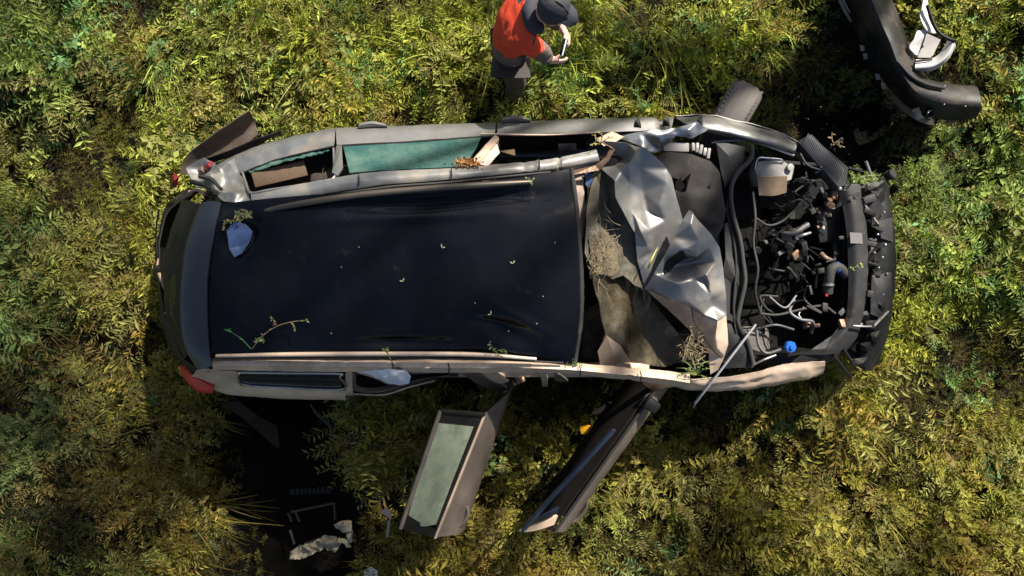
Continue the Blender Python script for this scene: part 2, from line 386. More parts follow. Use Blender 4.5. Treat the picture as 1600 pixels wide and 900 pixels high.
# ------------------------------------------------------------------ meadow
def leaf_material():
    m = bpy.data.materials.new('meadow_leaf'); m.use_nodes = True
    t = m.node_tree; N = t.nodes.new; L = t.links.new; b = t.nodes['Principled BSDF']; out = t.nodes['Material Output']
    ti = N('ShaderNodeAttribute'); ti.attribute_type = 'INSTANCER'; ti.attribute_name = 'tint'
    lv = N('ShaderNodeAttribute'); lv.attribute_type = 'GEOMETRY'; lv.attribute_name = 'leafvar'
    sep = N('ShaderNodeSeparateColor'); L(lv.outputs['Color'], sep.inputs[0])
    # r: brightness of the leaf, g: share of dry colour
    mr = N('ShaderNodeMapRange'); mr.inputs[3].default_value = 0.4; mr.inputs[4].default_value = 1.6; L(sep.outputs[0], mr.inputs[0])
    mul = N('ShaderNodeVectorMath'); mul.operation = 'SCALE'; L(ti.outputs['Color'], mul.inputs[0]); L(mr.outputs[0], mul.inputs['Scale'])
    mx = N('ShaderNodeMix'); mx.data_type = 'RGBA'; mx.inputs[7].default_value = (0.20, 0.145, 0.065, 1)
    L(sep.outputs[1], mx.inputs[0]); L(mul.outputs[0], mx.inputs[6])
    L(mx.outputs[2], b.inputs['Base Color']); b.inputs['Roughness'].default_value = 0.6; b.inputs['Specular IOR Level'].default_value = 0.10
    tr = N('ShaderNodeBsdfTranslucent'); 
    mt = N('ShaderNodeVectorMath'); mt.operation = 'MULTIPLY'; mt.inputs[1].default_value = (1.1, 1.15, 0.5); L(mx.outputs[2], mt.inputs[0]); L(mt.outputs[0], tr.inputs['Color'])
    ms = N('ShaderNodeMixShader'); ms.inputs[0].default_value = 0.36; L(b.outputs[0], ms.inputs[1]); L(tr.outputs[0], ms.inputs[2]); L(ms.outputs[0], out.inputs['Surface'])
    return m
LEAF = leaf_material()

class Veg:
    def __init__(s): s.v = []; s.f = []; s.c = []
    def quadleaf(s, p, d, n, l, w, var):
        """diamond leaf from p along d, flat side n"""
        sd_ = d.cross(n)
        if sd_.length < 1e-5: sd_ = Vector((1, 0, 0))
        sd_.normalize(); k = len(s.v); nn = sd_.cross(d).normalized()
        s.v += [p, p + d * l * 0.5 + sd_ * w * 0.5 + nn * l * 0.08, p + d * l, p + d * l * 0.5 - sd_ * w * 0.5 + nn * l * 0.08]
        s.f.append((k, k + 1, k + 2, k + 3)); s.c += [var] * 4
    def blade(s, pts, w, var):
        k = len(s.v); n = len(pts)
        for i, p in enumerate(pts):
            t = (pts[min(i + 1, n - 1)] - pts[max(i - 1, 0)]).normalized()
            a = t.cross(Vector((0, 0, 1)))
            a = a.normalized() if a.length > 1e-3 else Vector((1, 0, 0))
            ww = w * (1 - 0.85 * (i / (n - 1)) ** 1.5) * 0.5
            s.v += [p - a * ww, p + a * ww]; s.c += [var] * 2
        for i in range(n - 1): s.f.append((k + 2 * i, k + 2 * i + 1, k + 2 * i + 3, k + 2 * i + 2))
    def mesh(s, name):
        me = bpy.data.meshes.new(name); me.from_pydata([tuple(v) for v in s.v], [], s.f)
        a = me.color_attributes.new('leafvar', 'FLOAT_COLOR', 'POINT')
        a.data.foreach_set('color', np.array([(c[0], c[1], 0, 1) for c in s.c], dtype=np.float32).ravel())
        me.materials.append(LEAF); me.update(); return me

def arc(p, az, L, tilt0, bend, n, r):
    """points along an arching stem: starts tilt0 from vertical, bends over by bend"""
    pts = [p.copy()]; th = tilt0; q = p.copy(); wob = r.uniform(-0.25, 0.25)
    for i in range(n):
        th += bend / n; az += wob / n
        q = q + Vector((sin(th) * cos(az), sin(th) * sin(az), cos(th))) * (L / n); pts.append(q.copy())
    return pts

def rv(r): return (r.random(), 0.0 if r.random() > 0.1 else r.uniform(0.3, 0.9))
def proto_vetch(seed, stems, L, leaflen, R):
    r = random.Random(seed); g = Veg()
    for s in range(stems):
        a = r.uniform(0, 2 * pi); rr = R * math.sqrt(r.random())
        p = Vector((rr * cos(a), rr * sin(a), 0)); az = a + r.uniform(-0.9, 0.9)
        pts = arc(p, az, L * r.uniform(0.55, 1.15), r.uniform(0.05, 0.5), r.uniform(0.4, 1.3), 6, r)
        dry = 0.0 if r.random() > 0.12 else r.uniform(0.4, 0.9)
        g.blade(pts, 0.004, (r.random() * 0.6, dry))
        C = cr(pts, 15)
        for i in range(3, 15):
            t = (C[min(i + 1, 14)] - C[i - 1]).normalized()
            for sd_ in (-1, 1):
                if r.random() < 0.12: continue
                side = t.cross(Vector((0, 0, 1)));
                side = side.normalized() if side.length > 1e-3 else Vector((1, 0, 0))
                side = (Matrix.Rotation(r.uniform(-0.7, 0.7), 3, t) @ side) * sd_
                d = (t * r.uniform(0.3, 0.9) + side + Vector((0, 0, r.uniform(-0.3, 0.4)))).normalized()
                ll = leaflen * r.uniform(0.6, 1.2) * (1.1 - 0.5 * (i / 14) ** 3)
                g.quadleaf(C[i], d, Vector((r.uniform(-.5, .5), r.uniform(-.5, .5), 1)), ll, ll * r.uniform(0.20, 0.34), (min(1, max(0, r.gauss(0.5, 0.22))), dry))
    return g
def proto_clover(seed, n, H, leaf, R):
    r = random.Random(seed); g = Veg()
    for s in range(n):
        a = r.uniform(0, 2 * pi); rr = R * math.sqrt(r.random())
        p = Vector((rr * cos(a) * 0.6, rr * sin(a) * 0.6, 0))
        tip = Vector((rr * cos(a), rr * sin(a), H * r.uniform(0.35, 1.0) * (1 - 0.4 * (rr / R) ** 2)))
        g.blade([p, p.lerp(tip, 0.5) + Vector((0, 0, 0.02)), tip], 0.003, (0.3, 0))
        a0 = r.uniform(0, 6.28); var = (min(1, max(0, r.gauss(0.5, 0.22))), 0.0 if r.random() > 0.1 else r.uniform(.3, .9))
        tiltv = Vector((r.uniform(-.45, .45), r.uniform(-.45, .45), 1)).normalized()
        for k in range(3):
            d = Vector((cos(a0 + k * 2.1), sin(a0 + k * 2.1), 0)); d = (d - tiltv * d.dot(tiltv) + Vector((0, 0, r.uniform(-.15, .25)))).normalized()
            l = leaf * r.uniform(0.7, 1.2); g.quadleaf(tip, d, tiltv, l, l * 0.72, var)
    return g
def proto_tuft(seed, n, L, w, R, bend=(0.3, 1.6), lean=0.0):
    r = random.Random(seed); g = Veg()
    for s in range(n):
        a = r.uniform(0, 2 * pi); rr = R * math.sqrt(r.random())
        p = Vector((rr * cos(a), rr * sin(a), 0)); az = a + r.uniform(-1.1, 1.1)
        if r.random() < lean: az = r.gauss(0, 0.45)
        g.blade(arc(p, az, L * r.uniform(0.45, 1.15), r.uniform(0.02, 0.5), r.uniform(*bend), 5, r), w * r.uniform(0.6, 1.3), rv(r))
    return g
def proto_litter(seed, n, R):
    r = random.Random(seed); g = Veg()
    for s in range(n):
        a = r.uniform(0, 6.28); rr = R * math.sqrt(r.random()); p = Vector((rr * cos(a), rr * sin(a), r.uniform(0.0, 0.05)))
        az = r.uniform(0, 6.28)
        g.blade(arc(p, az, r.uniform(0.08, 0.25), 1.3, 0.4, 3, r), r.uniform(0.003, 0.007), (r.random() * 0.5, r.choice((0, 0.3, 0.8))))
    for s in range(n // 2):
        a = r.uniform(0, 6.28); rr = R * math.sqrt(r.random()); p = Vector((rr * cos(a), rr * sin(a), r.uniform(0.01, 0.09)))
        d = Vector((r.uniform(-1, 1), r.uniform(-1, 1), r.uniform(-.2, .5))).normalized()
        g.quadleaf(p, d, Vector((r.uniform(-.5, .5), r.uniform(-.5, .5), 1)), r.uniform(.015, .035), r.uniform(.008, .018), (r.random() * 0.6, r.choice((0, 0, 0.5))))
    return g
def proto_swath(seed, n, L):
    """flattened long grass combed one way"""
    r = random.Random(seed); g = Veg()
    for s in range(n):
        p = Vector((r.uniform(-.2, .1), r.uniform(-.13, .13), r.uniform(0, .05)))
        g.blade(arc(p, r.gauss(0, .28), L * r.uniform(.5, 1.2), r.uniform(.5, 1.0), r.uniform(.4, .9), 5, r), r.uniform(.008, .014), rv(r))
    return g
def proto_stalk(seed, n, L):
    r = random.Random(seed); g = Veg()
    for s in range(n):
        az = r.uniform(0, 6.28); p = Vector((r.uniform(-.05, .05), r.uniform(-.05, .05), 0))
        pts = arc(p, az, L * r.uniform(.7, 1.2), r.uniform(.2, .7), r.uniform(.5, 1.2), 7, r)
        g.blade(pts, 0.007, (0.95, r.choice((0.1, 0.35, 0.6)))); 
        for i in range(8):
            d = ((pts[-1] - pts[-2]).normalized() + Vector((r.uniform(-.4, .4), r.uniform(-.4, .4), r.uniform(-.4, .4)))).normalized()
            g.quadleaf(pts[-1] - (pts[-1] - pts[-2]) * r.random(), d, Vector((0, 0, 1)), .02, .006, (0.8, 0.5))
    return g

protos = [proto_vetch(1, 14, 0.36, 0.056, 0.09), proto_vetch(2, 16, 0.32, 0.046, 0.11), proto_vetch(3, 12, 0.42, 0.066, 0.09),
          proto_clover(4, 46, 0.22, 0.032, 0.15), proto_clover(5, 38, 0.26, 0.040, 0.16),
          proto_tuft(6, 34, 0.40, 0.010, 0.09, (0.5, 1.7), 0.5), proto_tuft(7, 30, 0.48, 0.011, 0.10, (0.6, 1.9), 0.75), proto_tuft(8, 44, 0.28, 0.009, 0.11, (0.4, 1.6), 0.35),
          proto_litter(9, 110, 0.20), proto_stalk(10, 2, 0.6), proto_vetch(11, 20, 0.24, 0.032, 0.12), proto_tuft(12, 28, 0.46, 0.011, 0.09, (0.8, 1.7), 0.9), proto_swath(13, 34, 0.50), proto_swath(14, 26, 0.40)]
pcol = bpy.data.collections.new('meadow_plants')
for i, g in enumerate(protos):
    o = bpy.data.objects.new('meadow_plant_%02d' % i, g.mesh('meadow_plant')); pcol.objects.link(o)

DOORS = [[P2(690, 640, .3), P2(800, 600, .3), P2(735, 850, .3), P2(620, 840, .3)], [P2(960, 640, .3), P2(1060, 600, .3), P2(890, 850, .3), P2(800, 850, .3)]]
BUMPP = [P2(a, b, .2) for a, b in ((1312, 0), (1290, -120), (1356, -120), (1392, -5), (1415, 65), (1448, 128), (1530, 140), (1530, 180), (1440, 182), (1395, 150), (1352, 85))]
TRIMP = [P2(a, b, .2) for a, b in ((1425, -5), (1455, -5), (1500, 65), (1480, 105), (1425, 118), (1415, 70))]
PERS = (0.0, 1.55)
def build_meadow():
    r = random.Random(21); pts = []; rot = []; scl = []; pid = []; tint = []
    def add(x, y, far):
        nz = noise.noise(Vector((x * 0.9, y * 0.9, 0.3))); nh = noise.noise(Vector((x * 2.6 + 7, y * 2.6, 5.0))) * 0.8 + 0.35 * noise.noise(Vector((x * 0.8, y * 0.8, 15.0))); nt_ = noise.noise(Vector((x * 0.55, y * 0.55, 11.0)))
        nd = noise.noise(Vector((x * 1.5, y * 1.5, 23.0)))
        dc = poly_dist(x, y, CARP)
        if dc < -0.02: return
        dp = poly_dist(x, y, PIT)
        if dp < -0.02 or poly_dist(x, y, GAP) < -0.03: return
        wx = x + 0.10 * noise.noise(Vector((x * 3, y * 3, 81))); wy = y + 0.10 * noise.noise(Vector((x * 3, y * 3, 91)))
        vd, vp = noise.voronoi(Vector((wx * 2.0, wy * 2.0, 0.37)))
        f1 = vd[0]; out = Vector((wx * 2.0 - vp[0].x, wy * 2.0 - vp[0].y, 0))
        hh = noise.noise(Vector((vp[0].x * 5.1, vp[0].y * 5.1, vp[0].z * 5.1)))          # each mound has its own height
        u = r.random()
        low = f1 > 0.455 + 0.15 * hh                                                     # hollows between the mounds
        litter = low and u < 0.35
        sw = noise.noise(Vector((x * .55 + 3, y * .55, 61)))
        if litter: k = 8
        elif low: k = r.choice((10, 3, 1))
        elif nz > 0.12: k = r.choice((5, 7, 2, 0, 2, 0, 1, 1, 10, 2, 4, 9 if u < 0.2 else 0))
        elif nz > -0.15: k = r.choice((0, 1, 2, 2, 10, 0, 1, 7, 4, 9 if u < 0.12 else 1))
        else: k = r.choice((3, 4, 1, 10, 3, 0, 0, 10, 1))
        if sw > 0.2 and not low and u < 0.2: k = r.choice((12, 13))
        s = (0.42 if low else 1.52 + 0.65 * hh - 1.65 * f1) * r.uniform(0.8, 1.2)
        if dc < 0.18 and y > 0: s *= 0.72
        if dc < 0.10: s *= 0.65
        if any(in_poly(x, y, d) for d in DOORS): s = min(s, 0.55)
        if in_poly(x, y, BUMPP): return
        if poly_dist(x, y, BUMPP) < 0.12 or in_poly(x, y, TRIMP): s = min(s, 0.42)
        if math.hypot(x - PERS[0], y - PERS[1]) < 0.26: s = min(s, 0.4)
        if dp < 0.12: s *= 0.6
        if poly_dist(x, y, GAP) < 0.4: s = min(s, 0.5)
        if k in (5, 6, 11, 12, 13): s = min(s, 0.8)
        if far: s *= 1.4
        z = ground_z(x, y) if not far else 0.05 * noise.noise(Vector((x * 0.5, y * 0.5, 3.1)))
        pts.append((x, y, z - 0.01)); pid.append(k)
        a = r.gauss(-0.7, 0.6) if k in (6, 11) else (2.2 * noise.noise(Vector((x * .3, y * .3, 71))) - 0.5 + r.gauss(0, .25) if k in (12, 13) else r.uniform(0, 6.28))
        if k in (6, 11) and noise.noise(Vector((x * .4, y * .4, 31))) > 0.1: a += 1.9
        lean = 0.9 * min(1, f1 * 1.3); ox, oy = (out.x, out.y) if out.length > 1e-4 else (0, 0); ol_ = math.hypot(ox, oy) or 1
        q4 = Matrix.Rotation(a, 3, 'Z'); tl = Matrix.Rotation(lean * (0 if low else 1) * .8, 3, Vector((-oy / ol_, ox / ol_, 0))) @ q4 if ol_ else q4
        e_ = tl.to_euler(); rot.append((e_.x + r.gauss(0, 0.12), e_.y + r.gauss(0, 0.12), e_.z)); scl.append((s * r.uniform(.9, 1.15), s * r.uniform(.9, 1.15), s * r.uniform(.85, 1.1)))
        # tint
        yg = np.array((0.300, 0.330, 0.050)); bgn = np.array((0.065, 0.200, 0.105)); ol = np.array((0.185, 0.175, 0.030)); br = np.array((0.25, 0.150, 0.038))
        pale = np.array((0.22, 0.22, 0.085))
        wr = max(0, min(1, 0.62 + x * 0.10 + y * 0.25 + 0.5 * noise.noise(Vector((x * .35, y * .35, 41))))); c = yg * wr + (ol * 0.7 + br * 0.3) * (1 - wr)  # plants turn browner and darker to lower left, shade put into their colour
        cold = max(0, min(1, (-x - 2.6) * 0.5 + 0.6 * noise.noise(Vector((x * .6, y * .6, 51))))); c = c * (1 - 0.7 * cold) + bgn * 0.7 * cold
        c = c * (1 - max(0, min(1, nt_ * 2.2))) + (bgn * 0.35 + yg * 0.65) * max(0, min(1, nt_ * 2.2))
        if k in (5, 6, 7, 11): c = c * 0.5 + yg * 0.5
        if k == 9: c = pale * 1.25
        q = r.random()
        if q < 0.05 + 0.13 * (1 - wr): c = c * 0.4 + br * 0.6
        elif q < 0.19: c = c * 0.4 + bgn * 0.6
        elif q < 0.36: c = c * 0.4 + pale * 0.6
        if nd > 0.34: c = c * 0.6 + br * 0.4
        if low: c = c * (0.12 if k == 8 else 0.36)  # low plants darkened in colour, painting the shade between the mounds
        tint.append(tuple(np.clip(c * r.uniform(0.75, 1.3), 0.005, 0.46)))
    step = 0.100; y = -4.3
    while y < 4.3:
        x = -6.2
        while x < 6.2:
            add(x + r.uniform(-.07, .07), y + r.uniform(-.07, .07), False); x += step
        y += step
    step = 0.30; y = -13
    while y < 13:
        x = -14
        while x < 14:
            if abs(x) > 6.2 or abs(y) > 4.3: add(x + r.uniform(-.16, .16), y + r.uniform(-.16, .16), True)
            x += step
        y += step
    n = len(pts); me = bpy.data.meshes.new('grass'); me.from_pydata(pts, [], [])
    def attr(nm, ty, data, key):
        a = me.attributes.new(nm, ty, 'POINT'); a.data.foreach_set(key, np.array(data, dtype=np.float32 if ty != 'INT' else np.int32).ravel())
    attr('rot', 'FLOAT_VECTOR', rot, 'vector'); attr('scl', 'FLOAT_VECTOR', scl, 'vector'); attr('pid', 'INT', pid, 'value')
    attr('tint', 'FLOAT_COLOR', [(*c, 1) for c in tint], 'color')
    o = bpy.data.objects.new('grass', me); COL.objects.link(o)
    ng = bpy.data.node_groups.new('meadow', 'GeometryNodeTree')
    ng.interface.new_socket('Geometry', in_out='INPUT', socket_type='NodeSocketGeometry'); ng.interface.new_socket('Geometry', in_out='OUTPUT', socket_type='NodeSocketGeometry')
    N = ng.nodes.new; L = ng.links.new
    gi = N('NodeGroupInput'); go = N('NodeGroupOutput'); ip = N('GeometryNodeInstanceOnPoints'); ci = N('GeometryNodeCollectionInfo')
    ci.inputs['Collection'].default_value = pcol; ci.inputs['Separate Children'].default_value = True; ci.inputs['Reset Children'].default_value = True
    def na(nm, ty):
        a = N('GeometryNodeInputNamedAttribute'); a.data_type = ty; a.inputs['Name'].default_value = nm; return a.outputs[0]
    mp = N('GeometryNodeMeshToPoints')
    L(gi.outputs[0], mp.inputs['Mesh']); L(mp.outputs[0], ip.inputs['Points']); L(ci.outputs[0], ip.inputs['Instance']); ip.inputs['Pick Instance'].default_value = True
    L(na('pid', 'INT'), ip.inputs['Instance Index'])
    e2r = N('FunctionNodeEulerToRotation'); L(na('rot', 'FLOAT_VECTOR'), e2r.inputs[0]); L(e2r.outputs[0], ip.inputs['Rotation'])
    L(na('scl', 'FLOAT_VECTOR'), ip.inputs['Scale']); L(ip.outputs[0], go.inputs[0])
    md = o.modifiers.new('meadow', 'NODES'); md.node_group = ng
    tag(o, 'overgrown meadow of vetch, clover and grass tufts around the wreck', 'grass', kind='stuff')
    print('meadow clumps', n)
build_meadow()

# ------------------------------------------------------------------ the wrecked car
CB = Vector((0.1, 0.19, 0.0))
car = empty('wrecked_car', CB, 'crashed silver estate car with crushed black roof, bonnet torn open and engine exposed', 'car')

def down(pts, z, dy):
    """points below a line of the body: same place in plan, moved by dy across the car, at height z"""
    return [Vector((V(p).x, V(p).y + dy, z)) for p in pts]

# floor, sills, cabin
box('floor_pan', Vector((-0.05, 0.19, 0.30)), (4.3, 1.5, 0.08), BLK, car)
box('sill', Vector((-0.1, -0.60, 0.36)), (2.2, 0.10, 0.14), WARMLIT, car)
box('sill', Vector((-0.1, 1.00, 0.36)), (2.2, 0.10, 0.14), SILVER, car)
box('dashboard', Vector((0.62, 0.2, 0.80)), (0.34, 1.35, 0.24), TRIM, car, bev=0.05)
def seat(cx, cy, w):
    s = panel('seat', [[Vector((cx + .5, cy - w / 2, .50)), Vector((cx + .5, cy, .53)), Vector((cx + .5, cy + w / 2, .50))],
                       [Vector((cx + .2, cy - w / 2, .57)), Vector((cx + .2, cy, .54)), Vector((cx + .2, cy + w / 2, .57))],
                       [Vector((cx + .02, cy - w / 2, .56)), Vector((cx + .02, cy, .53)), Vector((cx + .02, cy + w / 2, .56))],
                       [Vector((cx - .12, cy - w / 2, .85)), Vector((cx - .14, cy, .83)), Vector((cx - .12, cy + w / 2, .85))],
                       [Vector((cx - .20, cy - w * .4, 1.08)), Vector((cx - .22, cy, 1.10)), Vector((cx - .20, cy + w * .4, 1.08))]], SEATM, car, 12, 18, 0.09)
    return s
for cy in (-0.2, 0.6):
    s = seat(0.0, cy, 0.5)
    box('headrest', Vector((-0.24, cy, 1.17)), (0.10, 0.24, 0.15), SEATM, s, bev=0.04)
s = seat(-0.95, 0.2, 1.25)
for cy in (-.2, .2, .6): box('headrest', Vector((-1.2, cy, 1.15)), (0.09, 0.22, 0.12), SEATM, s, bev=0.04)
box('boot_cover', Vector((-1.55, 0.22, 0.72)), (0.75, 1.2, 0.05), BOARD, car)
sw = lathe('steering_wheel', [(-.015, .165), (-.015, .19), (.015, .19), (.015, .165), (-.015, .165)], Vector((0.40, 0.60, 0.93)), (-0.9, 0, 0.5), BLK, car)

# roof
ROWS = [[(345, 318, 1.33), (470, 305, 1.36), (600, 296, 1.37), (740, 286, 1.35), (830, 274, 1.31), (890, 264, 1.26)],
        [(331, 370, 1.37), (470, 360, 1.40), (600, 352, 1.40), (740, 345, 1.39), (830, 335, 1.38), (898, 330, 1.34)],
        [(323, 430, 1.38), (470, 430, 1.42), (600, 430, 1.42), (740, 430, 1.41), (830, 430, 1.40), (905, 430, 1.36)],
        [(322, 490, 1.38), (470, 490, 1.42), (600, 490, 1.41), (740, 490, 1.40), (830, 490, 1.38), (904, 500, 1.34)],
        [(326, 552, 1.35), (470, 549, 1.37), (600, 548, 1.36), (740, 546, 1.33), (830, 556, 1.29), (895, 570, 1.26)]]
roof = panel('roof_panel', ROWS, ROOF, car, 150, 80, 0.012, 0.005, 2.2, [
    dent(690, 312, 1.38, 0.52, 0.040, 0.05, 0.07), dent(640, 340, 1.39, 0.40, 0.03, -0.018, 0.05), dent(850, 305, 1.33, 0.18, 0.09, 0.025, 0.5),
    dent(800, 526, 1.36, 0.20, 0.06, 0.035, -0.35), dent(825, 505, 1.38, 0.22, 0.03, -0.014, -0.5), dent(770, 505, 1.38, 0.16, 0.03, 0.02, -0.2), dent(866, 548, 1.29, 0.09, 0.05, -0.02, -0.3),
    dent(372, 375, 1.37, 0.12, 0.08, 0.05, 0.9), dent(355, 345, 1.36, 0.08, 0.05, -0.03, 0.6), dent(560, 420, 1.42, 0.5, 0.2, 0.014), dent(620, 535, 1.36, 0.30, 0.03, 0.03)], seed=3, sharp=60, ridge=.010, rs=2.2)
panel('roof_edge', [[(892, 262, 1.27), (900, 330, 1.345), (907, 430, 1.365), (906, 500, 1.345), (897, 571, 1.265)],
                    [(896, 262, 1.25), (905, 330, 1.32), (912, 430, 1.34), (911, 500, 1.32), (901, 572, 1.24)]], GREYP, roof, 30, 3, 0.012, 0.004, 20)
# headlining under the roof front edge
panel('headliner', [[(340, 320, 1.29), (600, 300, 1.31), (895, 268, 1.22)], [(325, 430, 1.32), (600, 430, 1.36), (905, 430, 1.31)], [(330, 545, 1.29), (600, 543, 1.31), (895, 566, 1.22)]], TRIM, roof, 20, 10, 0.01)

# roof rails
tube('roof_rail', [(395, 335, 1.33), (450, 322, 1.37), (560, 305, 1.40), (680, 294, 1.40), (770, 288, 1.385), (832, 284, 1.35)], [0.012, 0.02, 0.02, 0.02, 0.012], mat('rail_upper', (0.06, 0.055, 0.05), 0.45, 0.5, (0.12, 0.09, 0.06), 8, 0.8), car, seg=10)
tube('roof_rail', [(338, 556, 1.34), (450, 554, 1.37), (600, 553, 1.385), (740, 554, 1.375), (838, 561, 1.32)], [0.010, 0.014, 0.014, 0.014, 0.010], WARMLIT, car, seg=10)

# rear: spoiler, tailgate, bumper
panel('rear_spoiler', [[(345, 316, 1.345), (333, 370, 1.385), (324, 430, 1.395), (323, 490, 1.395), (326, 545, 1.375), (331, 572, 1.32)],
                       [(328, 314, 1.335), (311, 370, 1.375), (303, 430, 1.385), (302, 490, 1.385), (307, 545, 1.365), (318, 576, 1.30)],
                       [(312, 318, 1.30), (292, 375, 1.34), (284, 430, 1.35), (282, 490, 1.35), (289, 543, 1.33), (309, 578, 1.27)],
                       [(316, 320, 1.25), (296, 375, 1.29), (289, 430, 1.30), (287, 490, 1.30), (294, 543, 1.28), (313, 577, 1.22)]], SPOIL, car, 36, 16, 0.012, 0.002, 8)
tg = panel('tailgate', [[(318, 322, 1.27), (302, 375, 1.30), (296, 430, 1.31), (296, 490, 1.31), (304, 545, 1.29)],
                   [(290, 312, 1.05), (268, 375, 1.08), (262, 430, 1.08), (264, 490, 1.07), (288, 560, 1.05)],
                   [(285, 315, .82), (264, 375, .82), (258, 430, .82), (262, 490, .82), (290, 560, .82)],
                   [(300, 325, .45), (280, 375, .45), (276, 430, .45), (280, 490, .45), (305, 550, .45)]], [BLK], car, 30, 22, 0.02, 0.012, 7, seed=5)
panel('rear_window', [[(306, 335, 1.25), (294, 385, 1.27), (291, 430, 1.28), (293, 490, 1.27), (301, 530, 1.26)], [(284, 335, 1.08), (268, 385, 1.11), (264, 430, 1.11), (266, 490, 1.10), (284, 540, 1.08)]], DARKG, tg, 14, 5, 0.005)
panel('torn_lining', [[(280, 388, 1.12), (279, 420, 1.13), (279, 455, 1.14), (281, 472, 1.14)], [(266, 418, .98), (262, 430, .99), (264, 455, 1.0), (270, 474, 1.0)]], mat('tan_board', (0.13, 0.10, 0.075), 0.8, 0, (0.09, 0.07, 0.05), 9, .7), car, 10, 5, 0.006, 0.004, 14)
tube('tailgate_strip', [(247, 404, .80), (246, 420, .84), (256, 447, .86), (268, 476, .86), (258, 490, .84)], [0.004, 0.012, 0.010, 0.008], mat('tan_strip', (0.26, 0.18, 0.12), 0.6, 0.1, (0.16, 0.11, 0.08), 20, .7), car, flat=0.6)
box('strip_clip', (246, 419, .86), (0.035, 0.04, 0.03), BLK, car, (0.2, 0.1, 0.4))
tube('tailgate_strip', [(248, 330, .85), (244, 360, .80), (246, 400, .78)], 0.006, BLK, car)
panel('rear_bumper', [[(300, 300, .62), (262, 330, .66), (250, 375, .68), (249, 430, .68), (257, 490, .68), (272, 545, .66), (300, 580, .62)],
                      [(296, 292, .5), (258, 326, .52), (246, 375, .54), (245, 430, .54), (252, 490, .54), (268, 548, .52), (298, 585, .5)],
                      [(310, 300, .3), (275, 335, .3), (262, 380, .3), (262, 430, .3), (268, 485, .3), (285, 540, .3), (312, 575, .3)]], BLK, car, 36, 12, 0.008, 0.014, 6, seed=2)
panel('rear_corner_skin', [[(262, 480, 1.0), (270, 520, .98), (285, 556, .95), (310, 582, .92)], [(258, 490, .85), (266, 530, .82), (283, 565, .8), (310, 592, .78)], [(262, 495, .6), (272, 535, .6), (288, 565, .6), (312, 590, .6)]], BLK, car, 14, 8, 0.008, 0.01, 9)

# crushed left rear corner
crumple('crushed_corner', [(290, 262, .98), (318, 246, 1.0), (345, 262, 1.02), (365, 245, 1.0), (372, 268, 1.03), (388, 300, 1.2), (394, 322, 1.28), (372, 318, 1.28), (348, 312, 1.27), (330, 300, 1.16), (305, 290, 1.05)],
        [(330, 275, 1.14), (340, 268, 1.02), (352, 285, 1.06), (364, 300, 1.26), (318, 270, .96), (345, 300, 1.18), (372, 285, 1.08)], SILVER, car, cuts=6, amp=0.010, ns=14, seed=4, sharp=45, relax=2, ridge=.018, rs=7)
crumple('crushed_corner', [(296, 268, .90), (316, 250, .92), (332, 256, .9), (326, 275, .95), (304, 286, .95)], [(314, 266, 1.0)], MUDPAINT, car, cuts=3, amp=0.015, ns=18, seed=9)
tube('bent_bracket', [(300, 284, 1.08), (325, 292, 1.17), (338, 306, 1.22)], [0.016, 0.013, 0.012], BLK, car)
tube('bent_bracket', [(312, 276, 1.06), (330, 280, 1.15), (346, 296, 1.22)], [0.012, 0.015, 0.010], GREYP, car)
tube('bent_bracket', [(296, 300, 1.0), (310, 297, 1.06), (320, 304, 1.12)], [0.01, 0.012], PAPERP, car)
crumple('tail_light', [(318, 260, .98), (328, 251, 1.0), (334, 254, 1.0), (329, 261, 1.01), (321, 267, 1.0)], [(325, 258, 1.02)], REDL, car, cuts=2, amp=0.006, thick=0.01)
crumple('tail_light', [(264, 280, .70), (272, 270, .74), (280, 276, .76), (276, 292, .74), (266, 296, .70)], [(272, 282, .79)], REDL, car, cuts=2, amp=0.006, thick=0.01)
# peeled bumper corner
panel('bumper_corner', [[(282, 272, .62), (288, 248, .64), (318, 222, .68), (352, 198, .70), (390, 173, .68)],
                        [(294, 274, .58), (305, 256, .58), (334, 234, .58), (368, 212, .57), (398, 190, .55)],
                        [(308, 278, .56), (320, 262, .56), (344, 248, .56), (376, 231, .55), (403, 210, .52)]], MUDPAINT, car, 28, 10, 0.006, 0.008, 8, seed=6)
panel('bumper_corner', [[(318, 250, .64), (352, 238, .68), (390, 222, .70), (438, 204, .68)], [(322, 258, .60), (356, 246, .62), (394, 231, .62), (440, 208, .62)]], BLK, car, 20, 4, 0.006, 0.004, 9)

# left side (top of the photograph)
SH = [(330, 262, .82), (365, 243, .86), (420, 221, .88), (490, 206, .88), (525, 200, .88)]
SH2 = [(526, 200, .88), (600, 197, .88), (680, 194, .88), (775, 191, .88)]
SH3 = [(777, 191, .88), (850, 188, .88), (940, 184, .88), (1030, 182, .88), (1052, 182, .88)]
def side(name, shoulder, belt, m, dy=-0.05, n=20, **kw):
    return panel(name, [belt, shoulder, down(shoulder, .62, 0.012 if dy < 0 else -0.012), down(shoulder, .34, dy)], m, car, n, 14, 0.006, **kw)
BT = [(345, 275, .93), (378, 268, .97), (430, 248, .99), (480, 237, 1.0), (521, 227, 1.0)]
BT2 = [(526, 226, 1.0), (600, 222, 1.0), (680, 217, 1.0), (773, 211, 1.0)]
BT3 = [(777, 211, 1.0), (850, 209, 1.0), (940, 206, .99), (1020, 203, .97), (1050, 200, .95)]
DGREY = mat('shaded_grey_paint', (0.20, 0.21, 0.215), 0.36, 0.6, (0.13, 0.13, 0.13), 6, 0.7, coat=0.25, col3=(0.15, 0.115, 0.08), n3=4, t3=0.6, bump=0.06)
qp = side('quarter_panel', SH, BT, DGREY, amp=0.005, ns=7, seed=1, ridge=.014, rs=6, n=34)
d1 = side('rear_door', SH2, BT2, SILVER, amp=0.003, ns=4, seed=2, ridge=.006, rs=5, n=34)
